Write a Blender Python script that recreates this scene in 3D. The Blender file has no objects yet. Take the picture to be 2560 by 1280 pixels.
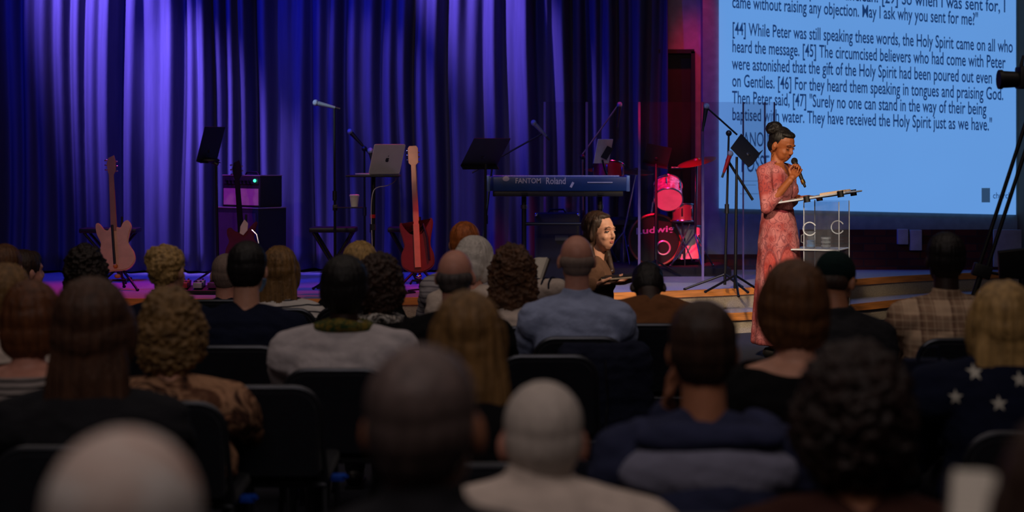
import bpy, bmesh, math, random
from mathutils import Vector, Matrix, noise
from mathutils.bvhtree import BVHTree

SC = bpy.context.scene
COL = SC.collection
F = 4500.0; HC = 1.58; YH = 362.0           # focal length in pixels of the 2560 wide frame, eye height, horizon row

# ------------------------------------------------------------------ camera, world, light, exposure
cam_d = bpy.data.cameras.new('camera'); cam = bpy.data.objects.new('camera', cam_d); COL.objects.link(cam)
cam.location = (0, 0, HC); cam.rotation_euler = (math.pi/2, 0, 0)
cam_d.sensor_width = 36; cam_d.lens = F/2560*36; cam_d.shift_y = -(640-YH)/2560
cam_d.clip_start = .05; cam_d.clip_end = 60
cam_d.dof.use_dof = True; cam_d.dof.focus_distance = 13.0; cam_d.dof.aperture_fstop = 2.3; cam_d.dof.aperture_blades = 0
SC.camera = cam
SC.view_settings.view_transform = 'Standard'; SC.view_settings.look = 'None'
SC.view_settings.exposure = 0.0; SC.view_settings.gamma = 1.0; SC.view_settings.use_curve_mapping = False
wd = bpy.data.worlds.new('hall'); SC.world = wd; wd.use_nodes = True
wd.node_tree.nodes['Background'].inputs[0].default_value = (.02, .025, .05, 1)
wd.node_tree.nodes['Background'].inputs[1].default_value = .10

def spot(name, loc, aim, color, power, cone=40, blend=.6, size=.08):
    d = bpy.data.lights.new(name, 'SPOT'); o = bpy.data.objects.new(name, d); COL.objects.link(o)
    o.location = loc; o.rotation_euler = (Vector(aim)-Vector(loc)).to_track_quat('-Z', 'Y').to_euler()
    d.color = color; d.energy = power; d.spot_size = math.radians(cone); d.spot_blend = blend; d.shadow_soft_size = size
    return o
def area(name, loc, aim, color, power, sx, sy, spread=180):
    d = bpy.data.lights.new(name, 'AREA'); o = bpy.data.objects.new(name, d); COL.objects.link(o)
    o.location = loc; o.rotation_euler = (Vector(aim)-Vector(loc)).to_track_quat('-Z', 'Y').to_euler()
    d.shape = 'RECTANGLE'; d.size = sx; d.size_y = sy; d.color = color; d.energy = power; d.spread = math.radians(spread)
    return o
BLU = (.010, .022, 1.0); VIO = (.33, .20, 1.0); RED = (1.0, .015, .10); MAG = (1.0, .02, .22); WARM = (1.0, .76, .52); DAY = (1.0, .90, .80)
# blue wash over the curtain, violet beams raking down it
for i, x in enumerate((-6.4, -4.4, -2.8, -1.2, .5)):
    spot('blue_wash', (x-.9, 15.6, 4.9), (x+.9, 17.4, 1.3), BLU, (110, 380, 400, 300, 90)[i], 80, .9, .05)
spot('violet_beam', (-4.9, 16.2, 4.9), (-3.85, 17.4, 2.7), VIO, 2600, 38, .9, .04)
spot('violet_beam', (-4.2, 15.4, 4.9), (-3.0, 17.4, 1.9), VIO, 1700, 24, .9, .04)
spot('violet_beam', (-2.9, 15.6, 4.9), (-1.25, 17.4, 2.2), VIO, 420, 18, .9, .04)
spot('violet_beam', (-1.4, 16.4, 4.9), (-.55, 17.4, 3.35), VIO, 1500, 30, .9, .04)
spot('violet_beam', (-3.6, 15.6, 4.9), (-1.95, 17.4, 1.1), VIO, 500, 14, .9, .04)
# red light on the stage: band, drums, wall beside the screen
spot('red_beam', (-3.0, 16.9, 4.9), (-3.5, 15.2, .4), MAG, 480, 36, .8, .08)
spot('red_beam', (-.2, 16.7, 4.9), (-.9, 15.2, .4), RED, 260, 36, .8, .08)
spot('red_beam', (.9, 13.2, 4.8), (1.60, 17.2, .86), (1.0, .004, .05), 9000, 8, .7, .06)
spot('red_beam', (1.74, 17.3, 4.7), (1.86, 18.1, 1.7), RED, 210, 20, .9, .05)
spot('red_beam', (2.1, 16.0, 4.2), (.72, 16.9, 1.5), RED, 260, 20, .9, .04)
spot('red_beam', (-4.6, 14.2, 4.8), (-2.6, 16.6, 1.1), MAG, 260, 15, .9, .06)
# speaker key, front stage and steps
spot('warm_key', (4.6, 6.4, 4.7), (2.1, 13.5, 1.2), WARM, 1150, 14, .5, .15)
spot('warm_front', (-.6, 6.0, 4.8), (1.75, 14.9, .3), WARM, 2900, 17, .8, .2)
spot('red_beam', (.9, 14.4, 4.6), (-.8, 15.3, .85), RED, 420, 9, .8, .05)
spot('warm_side', (4.2, 7.6, 4.7), (.5, 10.7, 1.05), WARM, 1500, 9, .8, .15)  # added spot standing in for key spill on the woman with the tablet
spot('warm_band', (-3.5, 8.0, 4.8), (-1.6, 15.6, 1.0), (1.0,.72,.6), 260, 36, .9, .2)
spot('cool_front', (1.5, 12.5, 4.8), (1.3, 15.3, .3), (.34, .42, 1.0), 520, 38, .9, .2)
spot('cool_side', (-5, 12.0, 4.8), (-1.6, 15.2, 1.9), (.55, .72, 1.0), 1500, 7, .9, .1)  # added spot that only brightens the level silver microphone
# dimmed house lights over and behind the audience
area('house_light', (-.5, 1.2, 5.6), (-.5, 3.2, 0), (1.0, .84, .80), 82, 5, 3)
area('house_light', (0, 8.2, 5.6), (0, 8.4, 0), (1.0, .80, .70), 52, 9, 3)

# ------------------------------------------------------------------ helpers
def lin(c):
    c /= 255.0
    return c/12.92 if c <= .04045 else ((c+.055)/1.055)**2.4
def rgb(r, g, b): return (lin(r), lin(g), lin(b), 1)
def X(px, Y): return (px-1280)/F*Y
def Z(py, Y): return HC-(py-YH)/F*Y
def P(px, py, Y): return Vector((X(px, Y), Y, Z(py, Y)))
MATS = {}
def mat(name, col=(128,128,128), rough=.7, metal=0.0, var=.12, scale=12.0, bump=0.0, bscale=None, stretch=(1,1,1), sheen=0.0, coat=0.0, emit=None, spec=.5):
    if name in MATS: return MATS[name]
    m = bpy.data.materials.new(name); m.use_nodes = True; nt = m.node_tree; N = nt.nodes; L = nt.links
    b = N['Principled BSDF']; b.inputs['Roughness'].default_value = rough; b.inputs['Metallic'].default_value = metal
    b.inputs['Sheen Weight'].default_value = sheen; b.inputs['Coat Weight'].default_value = coat; b.inputs['Specular IOR Level'].default_value = spec
    tc = N.new('ShaderNodeTexCoord'); mp = N.new('ShaderNodeMapping'); mp.inputs['Scale'].default_value = stretch
    L.new(tc.outputs['Object'], mp.inputs['Vector'])
    nz = N.new('ShaderNodeTexNoise'); nz.inputs['Scale'].default_value = scale; nz.inputs['Detail'].default_value = 4
    L.new(mp.outputs[0], nz.inputs['Vector'])
    r = N.new('ShaderNodeValToRGB'); c = rgb(*col)
    r.color_ramp.elements[0].position = .3; r.color_ramp.elements[1].position = .7
    r.color_ramp.elements[0].color = tuple(v*(1-var) for v in c[:3])+(1,); r.color_ramp.elements[1].color = tuple(min(1, v*(1+var)) for v in c[:3])+(1,)
    L.new(nz.outputs['Fac'], r.inputs[0]); L.new(r.outputs[0], b.inputs['Base Color'])
    if bump:
        n2 = N.new('ShaderNodeTexNoise'); n2.inputs['Scale'].default_value = bscale or scale*3; n2.inputs['Detail'].default_value = 5
        L.new(mp.outputs[0], n2.inputs['Vector'])
        bp = N.new('ShaderNodeBump'); bp.inputs['Strength'].default_value = bump; bp.inputs['Distance'].default_value = .01
        L.new(n2.outputs['Fac'], bp.inputs['Height']); L.new(bp.outputs[0], b.inputs['Normal'])
    if emit:
        b.inputs['Emission Color'].default_value = rgb(*emit[0]); b.inputs['Emission Strength'].default_value = emit[1]
    m['base'] = b.name; MATS[name] = m
    return m
def fabric(name, col, **k): 
    k.setdefault('bump', .35); k.setdefault('bscale', 60); k.setdefault('scale', 18); k.setdefault('spec', .15)
    return mat(name, col, .9, 0, **k)
def hairmat(name, col, rough=.5, var=.45, curly=False):
    return mat(name, col, rough, 0, var, 22 if curly else 55, bump=.6, bscale=90, stretch=(1,1,1) if curly else (1,1,.12), spec=.35)
def patmat(name, fn, rough=.85):
    """material whose colour is built by fn(nodes, links, object_coordinate_socket) -> colour socket"""
    if name in MATS: return MATS[name]
    m = bpy.data.materials.new(name); m.use_nodes = True; nt = m.node_tree
    b = nt.nodes['Principled BSDF']; b.inputs['Roughness'].default_value = rough; b.inputs['Specular IOR Level'].default_value = .2
    tc = nt.nodes.new('ShaderNodeTexCoord')
    nt.links.new(fn(nt.nodes, nt.links, tc.outputs['Object']), b.inputs['Base Color'])
    MATS[name] = m; return m
def n_math(N, L, op, a, b=None, c=None):
    n = N.new('ShaderNodeMath'); n.operation = op
    for i, v in enumerate((a, b, c)):
        if v is None: continue
        if isinstance(v, (int, float)): n.inputs[i].default_value = v
        else: L.new(v, n.inputs[i])
    return n.outputs[0]
def n_mix(N, L, f, a, b, mode='MIX'):
    n = N.new('ShaderNodeMixRGB'); n.blend_type = mode
    for i, v in enumerate((f, a, b)):
        if isinstance(v, (int, float)): n.inputs[i].default_value = v
        elif isinstance(v, tuple): n.inputs[i].default_value = v
        else: L.new(v, n.inputs[i])
    return n.outputs[0]

class MB:
    """one mesh built from many shapes"""
    def __init__(s): s.bm = bmesh.new()
    def _add(s, verts, faces):
        vs = [s.bm.verts.new(v) for v in verts]
        for f in faces:
            try: s.bm.faces.new([vs[i] for i in f])
            except ValueError: pass
        return vs
    def box(s, c, d, R=None, bev=0.0):
        c = Vector(c); d = Vector(d)/2
        if bev:
            t = bmesh.new(); bmesh.ops.create_cube(t, size=1)
            for v in t.verts: v.co = Vector((v.co.x*2*d.x, v.co.y*2*d.y, v.co.z*2*d.z))
            bmesh.ops.bevel(t, geom=t.edges[:], offset=bev, segments=2, affect='EDGES', profile=.6)
            vl = [v.co.copy() for v in t.verts]; t.verts.index_update(); fl = [[v.index for v in f.verts] for f in t.faces]; t.free()
        else:
            vl = [Vector((x*d.x, y*d.y, z*d.z)) for x in (-1,1) for y in (-1,1) for z in (-1,1)]
            fl = [(0,1,3,2),(4,6,7,5),(0,4,5,1),(2,3,7,6),(0,2,6,4),(1,5,7,3)]
        if R is not None: vl = [R @ v for v in vl]
        s._add([v+c for v in vl], fl); return s
    def rings(s, R, cap=True):
        """R: list of rings (equal length lists of points)"""
        n = len(R[0]); rows = [[s.bm.verts.new(p) for p in r] for r in R]
        for a, b in zip(rows, rows[1:]):
            for i in range(n): s.bm.faces.new((a[i], a[(i+1)%n], b[(i+1)%n], b[i]))
        if cap: s.bm.faces.new(rows[0][::-1]); s.bm.faces.new(rows[-1])
        return s
    def cyl(s, p0, p1, r0, r1=None, n=12):
        p0 = Vector(p0); p1 = Vector(p1); r1 = r0 if r1 is None else r1
        q = (p1-p0).to_track_quat('Z', 'Y').to_matrix(); a, b = q.col[0], q.col[1]
        c = [(math.cos(2*math.pi*i/n), math.sin(2*math.pi*i/n)) for i in range(n)]
        return s.rings([[p0+(a*x+b*y)*r0 for x, y in c], [p1+(a*x+b*y)*r1 for x, y in c]])
    def cap(s, p0, p1, r0, r1=None, n=14, flat=1.0):
        p0 = Vector(p0); p1 = Vector(p1); r1 = r0 if r1 is None else r1
        d = p1-p0; 
        if d.length < 1e-6: d = Vector((0,0,1e-4)); p1 = p0+d
        q = d.to_track_quat('Z', 'Y').to_matrix(); a, b, u = q.col[0], q.col[1], q.col[2]
        c = [(math.cos(2*math.pi*i/n), math.sin(2*math.pi*i/n)) for i in range(n)]
        R = []
        for t in (85, 60, 30, 0): 
            k = math.radians(t); R.append([p0-u*math.sin(k)*r0+(a*x+b*y*flat)*r0*math.cos(k) for x, y in c])
        for t in (0, 30, 60, 85):
            k = math.radians(t); R.append([p1+u*math.sin(k)*r1+(a*x+b*y*flat)*r1*math.cos(k) for x, y in c])
        return s.rings(R)
    def tube(s, pts, r, n=10, closed=False):
        pts = [Vector(p) for p in pts]; R = []; up = Vector((0,0,1)); prev = None
        for i, p in enumerate(pts):
            t = (pts[min(i+1, len(pts)-1)]-pts[max(i-1, 0)]).normalized()
            if prev is None: a = t.orthogonal().normalized()
            else: a = (prev-t*prev.dot(t)).normalized()
            b = t.cross(a); prev = a
            rr = r[i] if isinstance(r, (list, tuple)) else r
            R.append([p+(a*math.cos(2*math.pi*k/n)+b*math.sin(2*math.pi*k/n))*rr for k in range(n)])
        return s.rings(R)
    def ell(s, c, r, M=None, n=16, m=10):
        c = Vector(c); R = []
        for j in range(m+1):
            t = math.pi*(j+.35 if j == 0 else (j-.35 if j == m else j))/m
            row = []
            for i in range(n):
                v = Vector((r[0]*math.sin(t)*math.cos(2*math.pi*i/n), r[1]*math.sin(t)*math.sin(2*math.pi*i/n), -r[2]*math.cos(t)))
                row.append(c+((M @ v) if M is not None else v))
            R.append(row)
        return s.rings(R)
    def loft(s, secs, n=20, M=None):
        """secs: (center, rx, ry) elliptical rings lying flat"""
        R = []
        for c, rx, ry in secs:
            row = [Vector(c)+Vector((rx*math.cos(2*math.pi*i/n), ry*math.sin(2*math.pi*i/n), 0)) for i in range(n)]
            R.append([M @ v for v in row] if M is not None else row)
        return s.rings(R)
    def lathe(s, prof, c=(0,0,0), n=24, M=None):
        c = Vector(c); R = []
        for r, z in prof:
            R.append([c+((M @ Vector((r*math.cos(2*math.pi*i/n), r*math.sin(2*math.pi*i/n), z))) if M is not None else Vector((r*math.cos(2*math.pi*i/n), r*math.sin(2*math.pi*i/n), z))) for i in range(n)])
        return s.rings(R)
    def prism(s, pts, M, th, bev=0.0):
        """2-D outline pts in M's xy plane, thickness th along M's z"""
        t = bmesh.new(); a = [t.verts.new((x, y, -th/2)) for x, y in pts]; f = t.faces.new(a)
        r = bmesh.ops.extrude_face_region(t, geom=[f]); 
        for v in r['geom']:
            if isinstance(v, bmesh.types.BMVert): v.co.z += th
        bmesh.ops.recalc_face_normals(t, faces=t.faces[:])
        if bev:
            es = [e for e in t.edges if abs(e.verts[0].co.z-e.verts[1].co.z) < 1e-6]
            bmesh.ops.bevel(t, geom=es, offset=bev, segments=2, affect='EDGES')
        t.verts.index_update(); vl = [M @ v.co for v in t.verts]; fl = [[v.index for v in f.verts] for f in t.faces]; t.free()
        s._add(vl, fl); return s
    def raw(s, verts, faces): s._add([Vector(v) for v in verts], faces); return s

ROOT = {}
def setp(o, label=None, cat=None, group=None, kind=None):
    if label: o['label'] = label
    if cat: o['category'] = cat
    if group: o['group'] = group
    if kind: o['kind'] = kind
    return o
def thing(name, label, cat, loc=(0,0,0), rz=0.0, group=None):
    o = bpy.data.objects.new(name, None); COL.objects.link(o); o.location = loc; o.rotation_euler = (0,0,rz); o.empty_display_size = .1
    ROOT[o.name] = Matrix.Translation(Vector(loc)) @ Matrix.Rotation(rz, 4, 'Z')
    return setp(o, label, cat, group)
def link(name, me, m, parent=None, label=None):
    o = bpy.data.objects.new(name, me); COL.objects.link(o)
    if m is not None:
        for k in (m if isinstance(m, (list, tuple)) else [m]): me.materials.append(k)
    if parent is not None:
        W = ROOT[parent.name]; me.transform(W.inverted()); o.parent = parent; ROOT[o.name] = W
    else: ROOT[o.name] = Matrix.Identity(4)
    if label: o['label'] = label
    return o
def finish(mb, smooth=True, sharp=35):
    bmesh.ops.recalc_face_normals(mb.bm, faces=mb.bm.faces[:])
    me = bpy.data.meshes.new('m'); mb.bm.to_mesh(me); mb.bm.free()
    if smooth:
        me.polygons.foreach_set('use_smooth', [True]*len(me.polygons)); me.set_sharp_from_angle(angle=math.radians(sharp))
    return me
def part(name, mb, m, parent=None, label=None, smooth=True):
    """world-space shapes -> one mesh object under parent"""
    return link(name, finish(mb, smooth), m, parent, label)
def recentre(o, p):
    p = Vector(p); o.data.transform(Matrix.Translation(-p)); o.location = p; ROOT[o.name] = Matrix.Translation(p); return o
def blob(name, mb, m, parent, voxel=.01, smooth=3, disp=None, label=None, cut=None):
    """union of overlapping closed shapes re-meshed into one continuous skin"""
    me0 = finish(mb, False); o = bpy.data.objects.new('tmp', me0); COL.objects.link(o)
    r = o.modifiers.new('r', 'REMESH'); r.mode = 'VOXEL'; r.voxel_size = voxel; r.adaptivity = 0
    if smooth: q = o.modifiers.new('s', 'SMOOTH'); q.factor = .5; q.iterations = smooth
    dg = bpy.context.evaluated_depsgraph_get(); me = bpy.data.meshes.new_from_object(o.evaluated_get(dg))
    bpy.data.objects.remove(o); bpy.data.meshes.remove(me0)
    if disp:
        nr = [v.normal.copy() for v in me.vertices]
        for v, n in zip(me.vertices, nr): v.co += n*disp(v.co, n)
    me.polygons.foreach_set('use_smooth', [True]*len(me.polygons))
    me.materials.clear()
    return link(name, me, m, parent, label)
def text_mesh(body, size=1.0, bold=0.0, res=3):
    """flat text outline as (verts, faces, width)"""
    cu = bpy.data.curves.new('t', 'FONT'); cu.body = body; cu.size = size; cu.resolution_u = res; cu.offset = bold
    o = bpy.data.objects.new('t', cu); COL.objects.link(o)
    dg = bpy.context.evaluated_depsgraph_get(); me = bpy.data.meshes.new_from_object(o.evaluated_get(dg))
    vs = [v.co.copy() for v in me.vertices]; fs = [tuple(p.vertices) for p in me.polygons]
    bpy.data.objects.remove(o); bpy.data.curves.remove(cu); bpy.data.meshes.remove(me)
    return vs, fs, (max(v.x for v in vs) if vs else 0)
def copy_tree(o, loc, rz, label=None, group=None):
    r = o.copy(); COL.objects.link(r); r.location = loc; r.rotation_euler = (0, 0, rz)
    if label: r['label'] = label
    if group: r['group'] = group
    for ch in list(o.children):
        c = ch.copy(); COL.objects.link(c); c.parent = r
        for g in list(ch.children):
            d = g.copy(); COL.objects.link(d); d.parent = c
    return r
def catmull(pts, k=8):
    pts = [Vector(p) for p in pts]; out = []
    for i in range(len(pts)-1):
        a, b, c, d = pts[max(i-1,0)], pts[i], pts[i+1], pts[min(i+2, len(pts)-1)]
        for j in range(k):
            t = j/k; out.append(.5*((2*b)+(c-a)*t+(2*a-5*b+4*c-d)*t*t+(3*b-a-3*c+d)*t**3))
    out.append(pts[-1]); return out
black_metal = mat('black_metal', (18,18,20), .45, .3)
chrome = mat('chrome', (190,190,195), .18, 1.0, .05)
black_plastic = mat('black_plastic', (14,14,16), .5)
SZ = .34                                     # stage height
# ------------------------------------------------------------------ the hall
def structure(name, mb, m, parent=None, smooth=True):
    o = part(name, mb, m, parent, smooth=smooth)
    if parent is None: setp(o, kind='structure')
    return o
carpet_hall = mat('hall_carpet', (34,36,48), .95, 0, .3, 60, bump=.4)
structure('floor', MB().box((0, 7.5, -.05), (14.4, 23, .1)), carpet_hall, smooth=False)
structure('ceiling', MB().box((0, 7.5, 6.05), (14.4, 23, .1)), mat('ceiling_paint', (52,50,50), .9), smooth=False)
wall_paint = mat('hall_wall_paint', (96,92,98), .85)
structure('wall_left', MB().box((-7.1, 7.5, 3), (.2, 23, 6)), wall_paint, smooth=False)
structure('wall_right', MB().box((6.1, 7.5, 3), (.2, 23, 6)), wall_paint, smooth=False)
structure('wall_rear', MB().box((-.5, -3.9, 3), (13.4, .2, 6)), mat('rear_wall_paint', (70,66,62), .9), smooth=False)
structure('wall_back', MB().box((-.5, 18.6, 3), (13.4, .2, 6)), mat('back_wall_paint', (120,110,130), .85), smooth=False)
# wall on which the slide is thrown stands proud of the drum recess
panel_paint = mat('panel_paint', (128,150,160), .8, bump=.1)
xa, xb = X(1757, 17.9), X(2548, 17.9)
structure('wall_projection', MB().box(((xa+xb)/2, 18.2, 3.2), (xb-xa, .6, 5.6)).box(((xa+xb)/2, 18.2, .2), (xb-xa, .6, .4)), panel_paint, smooth=False)
structure('wall_drum_recess', MB().box(((1.2+xa)/2, 18.3, 3), (xa-1.2, .4, 6)), mat('recess_paint', (190,165,185), .8, bump=.1), smooth=False)
def brick(N, L, co):
    t = N.new('ShaderNodeTexBrick'); mp = N.new('ShaderNodeMapping'); mp.inputs['Rotation'].default_value = (math.pi/2, 0, 0)
    L.new(co, mp.inputs[0]); L.new(mp.outputs[0], t.inputs['Vector'])
    t.inputs['Color1'].default_value = rgb(92,46,38); t.inputs['Color2'].default_value = rgb(64,32,28); t.inputs['Mortar'].default_value = rgb(52,42,42)
    t.inputs['Scale'].default_value = 1.0; t.inputs['Brick Width'].default_value = .225; t.inputs['Row Height'].default_value = .075; t.inputs['Mortar Size'].default_value = .006
    return t.outputs['Color']
bm_ = patmat('brown_brick', brick)
zt = Z(574, 17.87)
structure('trim_brick_wainscot', MB().box(((X(2000,17.87)+5.25)/2, 17.88, (zt+SZ)/2), (5.25-X(2000,17.87), .05, zt-SZ)).box(((xa+X(2000,17.87))/2, 17.89, (SZ+Z(636,17.87))/2), (X(2000,17.87)-xa, .04, Z(636,17.87)-SZ)), bm_, smooth=False)
structure('trim_column_right', MB().box((5.25, 17.75, 3), (.45, .5, 6)), mat('ochre_column', (92,70,38), .8), smooth=False)
d = structure('door_1', MB().box(((X(1560,18)+X(1730,18))/2, 18.08, (SZ+Z(133,18))/2), (X(1730,18)-X(1560,18), .06, Z(133,18)-SZ), bev=.005), mat('dark_door', (38,14,12), .6))
part('door_handle', MB().cyl((1.70, 18.04, 1.35), (1.70, 17.99, 1.35), .012).cyl((1.70, 17.99, 1.35), (1.59, 17.99, 1.35), .01), chrome, d)
structure('trim_door_frame', MB().box((X(1733,18), 18.05, (SZ+Z(128,18))/2), (.04, .1, Z(128,18)-SZ)).box(((X(1560,18)+X(1736,18))/2, 18.05, Z(128,18)), (X(1736,18)-X(1560,18), .1, .04)), mat('dark_frame', (44,20,18), .6), smooth=False)

# stage: a bowed platform with one lower step, timber nosings
edge = catmull([(-7,15.1,0), (-5,14.75,0), (-3,14.5,0), (-1.9,14.45,0), (-.8,14.6,0), (.5,14.95,0), (1.43,15.3,0), (2.1,15.65,0), (2.8,16.25,0), (3.45,16.85,0), (4.2,17.3,0), (5.02,17.6,0)], 8)
def offset(pts, d):
    out = []
    for i, p in enumerate(pts):
        t = (pts[min(i+1, len(pts)-1)]-pts[max(i-1,0)]).normalized(); n = Vector((t.y, -t.x, 0)); out.append(p+n*d)
    return out
def slab(pts, z0, z1, back=18.0):
    v = [Vector((p.x, p.y, z)) for p in pts for z in (z0, z1)]; n = len(pts)
    v += [Vector((pts[-1].x, back, z)) for z in (z0, z1)]+[Vector((pts[0].x, back, z)) for z in (z0, z1)]
    f = [(2*i, 2*i+2, 2*i+3, 2*i+1) for i in range(n+1)]+[(2*n+2, 0, 1, 2*n+3)]
    f += [tuple(2*i+1 for i in range(n+2)), tuple(2*i for i in range(n+1, -1, -1))]
    mb = MB(); mb.raw(v, f); return mb
def ribbon(pts, z0, z1, th=.03):
    q = offset(pts, th); n = len(pts); v = []
    for a, b in zip(pts, q): v += [(a.x,a.y,z0), (b.x,b.y,z0), (b.x,b.y,z1), (a.x,a.y,z1)]
    f = [(4*i+j, 4*i+(j+1)%4, 4*i+4+(j+1)%4, 4*i+4+j) for i in range(n-1) for j in range(4)]+[(0,1,2,3), (4*n-4, 4*n-1, 4*n-2, 4*n-3)]
    mb = MB(); mb.raw(v, f); return mb
stage_carpet = mat('stage_carpet', (150,146,156), .95, 0, .22, 120, bump=.5)
riser_carpet = mat('riser_carpet', (172,160,142), .95, 0, .3, 150, bump=.5)
oak = mat('oak_nosing', (206,132,66), .45, 0, .25, 6, stretch=(1,1,12))
st = thing('stage', None, None, (0, 15, 0)); setp(st, kind='structure')
part('platform', slab(edge, 0, SZ), stage_carpet, st, smooth=False)
e2 = offset(edge, .38)
part('lower_step', slab(e2, 0, .17, 17.9), riser_carpet, st, smooth=False)
part('nosing', ribbon(edge, SZ-.055, SZ+.004), oak, st, smooth=False)
part('nosing', ribbon(e2, .17-.06, .174), oak, st, smooth=False)
part('riser', ribbon(edge, .17, SZ-.055, .008), riser_carpet, st, smooth=False)

# curtain: two runs of heavy cloth with irregular folds
velvet = mat('curtain_cloth', (78,78,104), .85, 0, .08, 30, stretch=(1,1,.1), sheen=.0, bump=.15, bscale=120, spec=.1)
def fold(x, z, seed):
    w = (z-SZ)/4.2                                     # folds gather towards the top, spread and wander lower down
    xx = x+.05*noise.noise(Vector((x*.9, z*.55, seed)))*(1-.3*w)
    a = math.sin(2*math.pi*xx/.165+4.5*noise.noise(Vector((xx*1.4, seed, 0))))
    b = math.sin(2*math.pi*xx/.37+6.0*noise.noise(Vector((xx*.9, seed+5, z*.1))))
    c = noise.noise(Vector((xx*8.5, z*.22, seed+9)))
    amp = .75+.7*noise.noise(Vector((xx*1.3, seed+3, 0)))
    return amp*(.062*a+.085*b)+.075*c
def curtain(x0, x1, seed, label, yb0, yb1):
    nx = int((x1-x0)/.011); nz = 26; v = []
    for j in range(nz+1):
        z = SZ+.03+j/nz*4.55
        for i in range(nx+1):
            x = x0+(x1-x0)*i/nx; y = yb0+(yb1-yb0)*i/nx+fold(x, z, seed)
            v.append((x, y, z+ (.012*math.sin(x*9) if j == 0 else 0)))
    f = [(j*(nx+1)+i, j*(nx+1)+i+1, (j+1)*(nx+1)+i+1, (j+1)*(nx+1)+i) for j in range(nz) for i in range(nx)]
    mb = MB(); mb.raw(v, f); me = finish(mb, True, 180)
    o = link('stage_curtain', me, velvet); md = o.modifiers.new('thickness', 'SOLIDIFY'); md.thickness = .006
    setp(o, label, 'curtain', 'curtains behind the band'); return o
curtain(-6.9, -2.05, 3.1, 'blue lit folded stage curtain on the left, behind the two standing guitars and amplifier', 17.35, 17.45)
curtain(-2.1, 1.55, 8.7, 'blue lit folded stage curtain in the middle, behind the laptop, keyboard and drum screen', 17.38, 17.95)
def rail():
    return MB().box((-2.7, 17.5, 4.93), (8.8, .08, .06))
structure('trim_curtain_rail', rail(), black_metal, smooth=False)

# projected slide
YS = 17.9
scr = thing('projection_screen', 'large light blue lit projection screen filled with dark verse text, behind the woman at lectern', 'screen', (3.5, YS, SZ))
def emis(name, col, s=1.0):
    m = bpy.data.materials.new(name); m.use_nodes = True; nt = m.node_tree; N = nt.nodes; L = nt.links
    b = N['Principled BSDF']; b.inputs['Base Color'].default_value = (.02,.02,.02,1); b.inputs['Roughness'].default_value = .9
    tc = N.new('ShaderNodeTexCoord'); nz = N.new('ShaderNodeTexNoise'); nz.inputs['Scale'].default_value = .7; L.new(tc.outputs['Object'], nz.inputs['Vector'])
    c = rgb(*col); k = n_mix(N, L, nz.outputs['Fac'], tuple(v*.94 for v in c[:3])+(1,), tuple(v*1.06 for v in c[:3])+(1,))
    L.new(k, b.inputs['Emission Color']); b.inputs['Emission Strength'].default_value = s
    MATS[name] = m; return m
def sp(px, py, off): 
    return P(px, py, YS-off)
q = [sp(1798, 521, .03), sp(2540, 537, .03), sp(2540, -330, .03), sp(1798, -300, .03)]
mb = MB(); mb.raw([tuple(p) for p in q]+[tuple(p+Vector((0,.025,0))) for p in q], [(0,1,2,3),(7,6,5,4),(0,4,5,1),(1,5,6,2),(2,6,7,3),(3,7,4,0)])
part('screen_surface', mb, emis('slide_blue', (100,156,226), .93), scr, smooth=False)
ink = emis('slide_ink', (26,66,128), .6)
def slope(yl): return .0745-.000112*yl
def line(mb, body, yl, x1, size=45, x0=1830, ysc=1.0, bold=.012):
    mb = MB()
    vs, fs, w = text_mesh(body, 1.0, bold, 3); k = (x1-x0)/w
    out = []
    for v in vs:
        px = x0+v.x*k; py = yl+slope(yl)*(px-x0)-v.y*size*ysc
        out.append(tuple(sp(px, py, .036)))
    mb.raw(out, fs); part('text_line', mb, ink, scr, smooth=False)
mb = MB()
line(mb, 'not call anyone impure or unclean. [29] So when I was sent for, I', -22, 2513)
line(mb, 'came without raising any objection. May I ask why you sent for me?"', 19, 2445)
line(mb, '[44] While Peter was still speaking these words, the Holy Spirit came on all who', 86, 2532)
line(mb, 'heard the message. [45] The circumcised believers who had come with Peter', 130, 2514)
line(mb, 'were astonished that the gift of the Holy Spirit had been poured out even', 173, 2480)
line(mb, 'on Gentiles. [46] For they heard them speaking in tongues and praising God.', 216, 2508)
line(mb, 'Then Peter said, [47] "Surely no one can stand in the way of their being', 258, 2466)
line(mb, 'baptised with water. They have received the Holy Spirit just as we have."', 300, 2480)
def scaled(mb, body, px0, py0, w, h):
    mb = MB()
    vs, fs, tw = text_mesh(body, 1.0, .004, 3); th = max(v.y for v in vs)
    mb.raw([tuple(sp(px0+v.x*w/tw, py0-v.y*h/th, .036)) for v in vs], fs); part('text_line', mb, ink, scr, smooth=False)
scaled(mb, 'ANOIN', 1858, 366, 74, 36); scaled(mb, 'POSSE', 1852, 430, 72, 42)
scaled(mb, 'church', 2482, 496, 46, 15)
SG = emis('slide_grey', (52,84,122), .7)
for nm, a, b, c_, d_ in (('emblem',2454,470,2475,506), ('ruled_line',1850,452,1896,453), ('ruled_line',1856,462,1890,463), ('ruled_line',1850,484,1896,485)):
    v = [sp(a, d_, .036), sp(c_, d_, .036), sp(c_, b, .036), sp(a, b, .036)]; mb = MB(); mb.raw([tuple(p) for p in v], [(0,1,2,3)]); part(nm, mb, SG, scr, 'small grey square emblem' if nm == 'emblem' else None, smooth=False)
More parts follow.
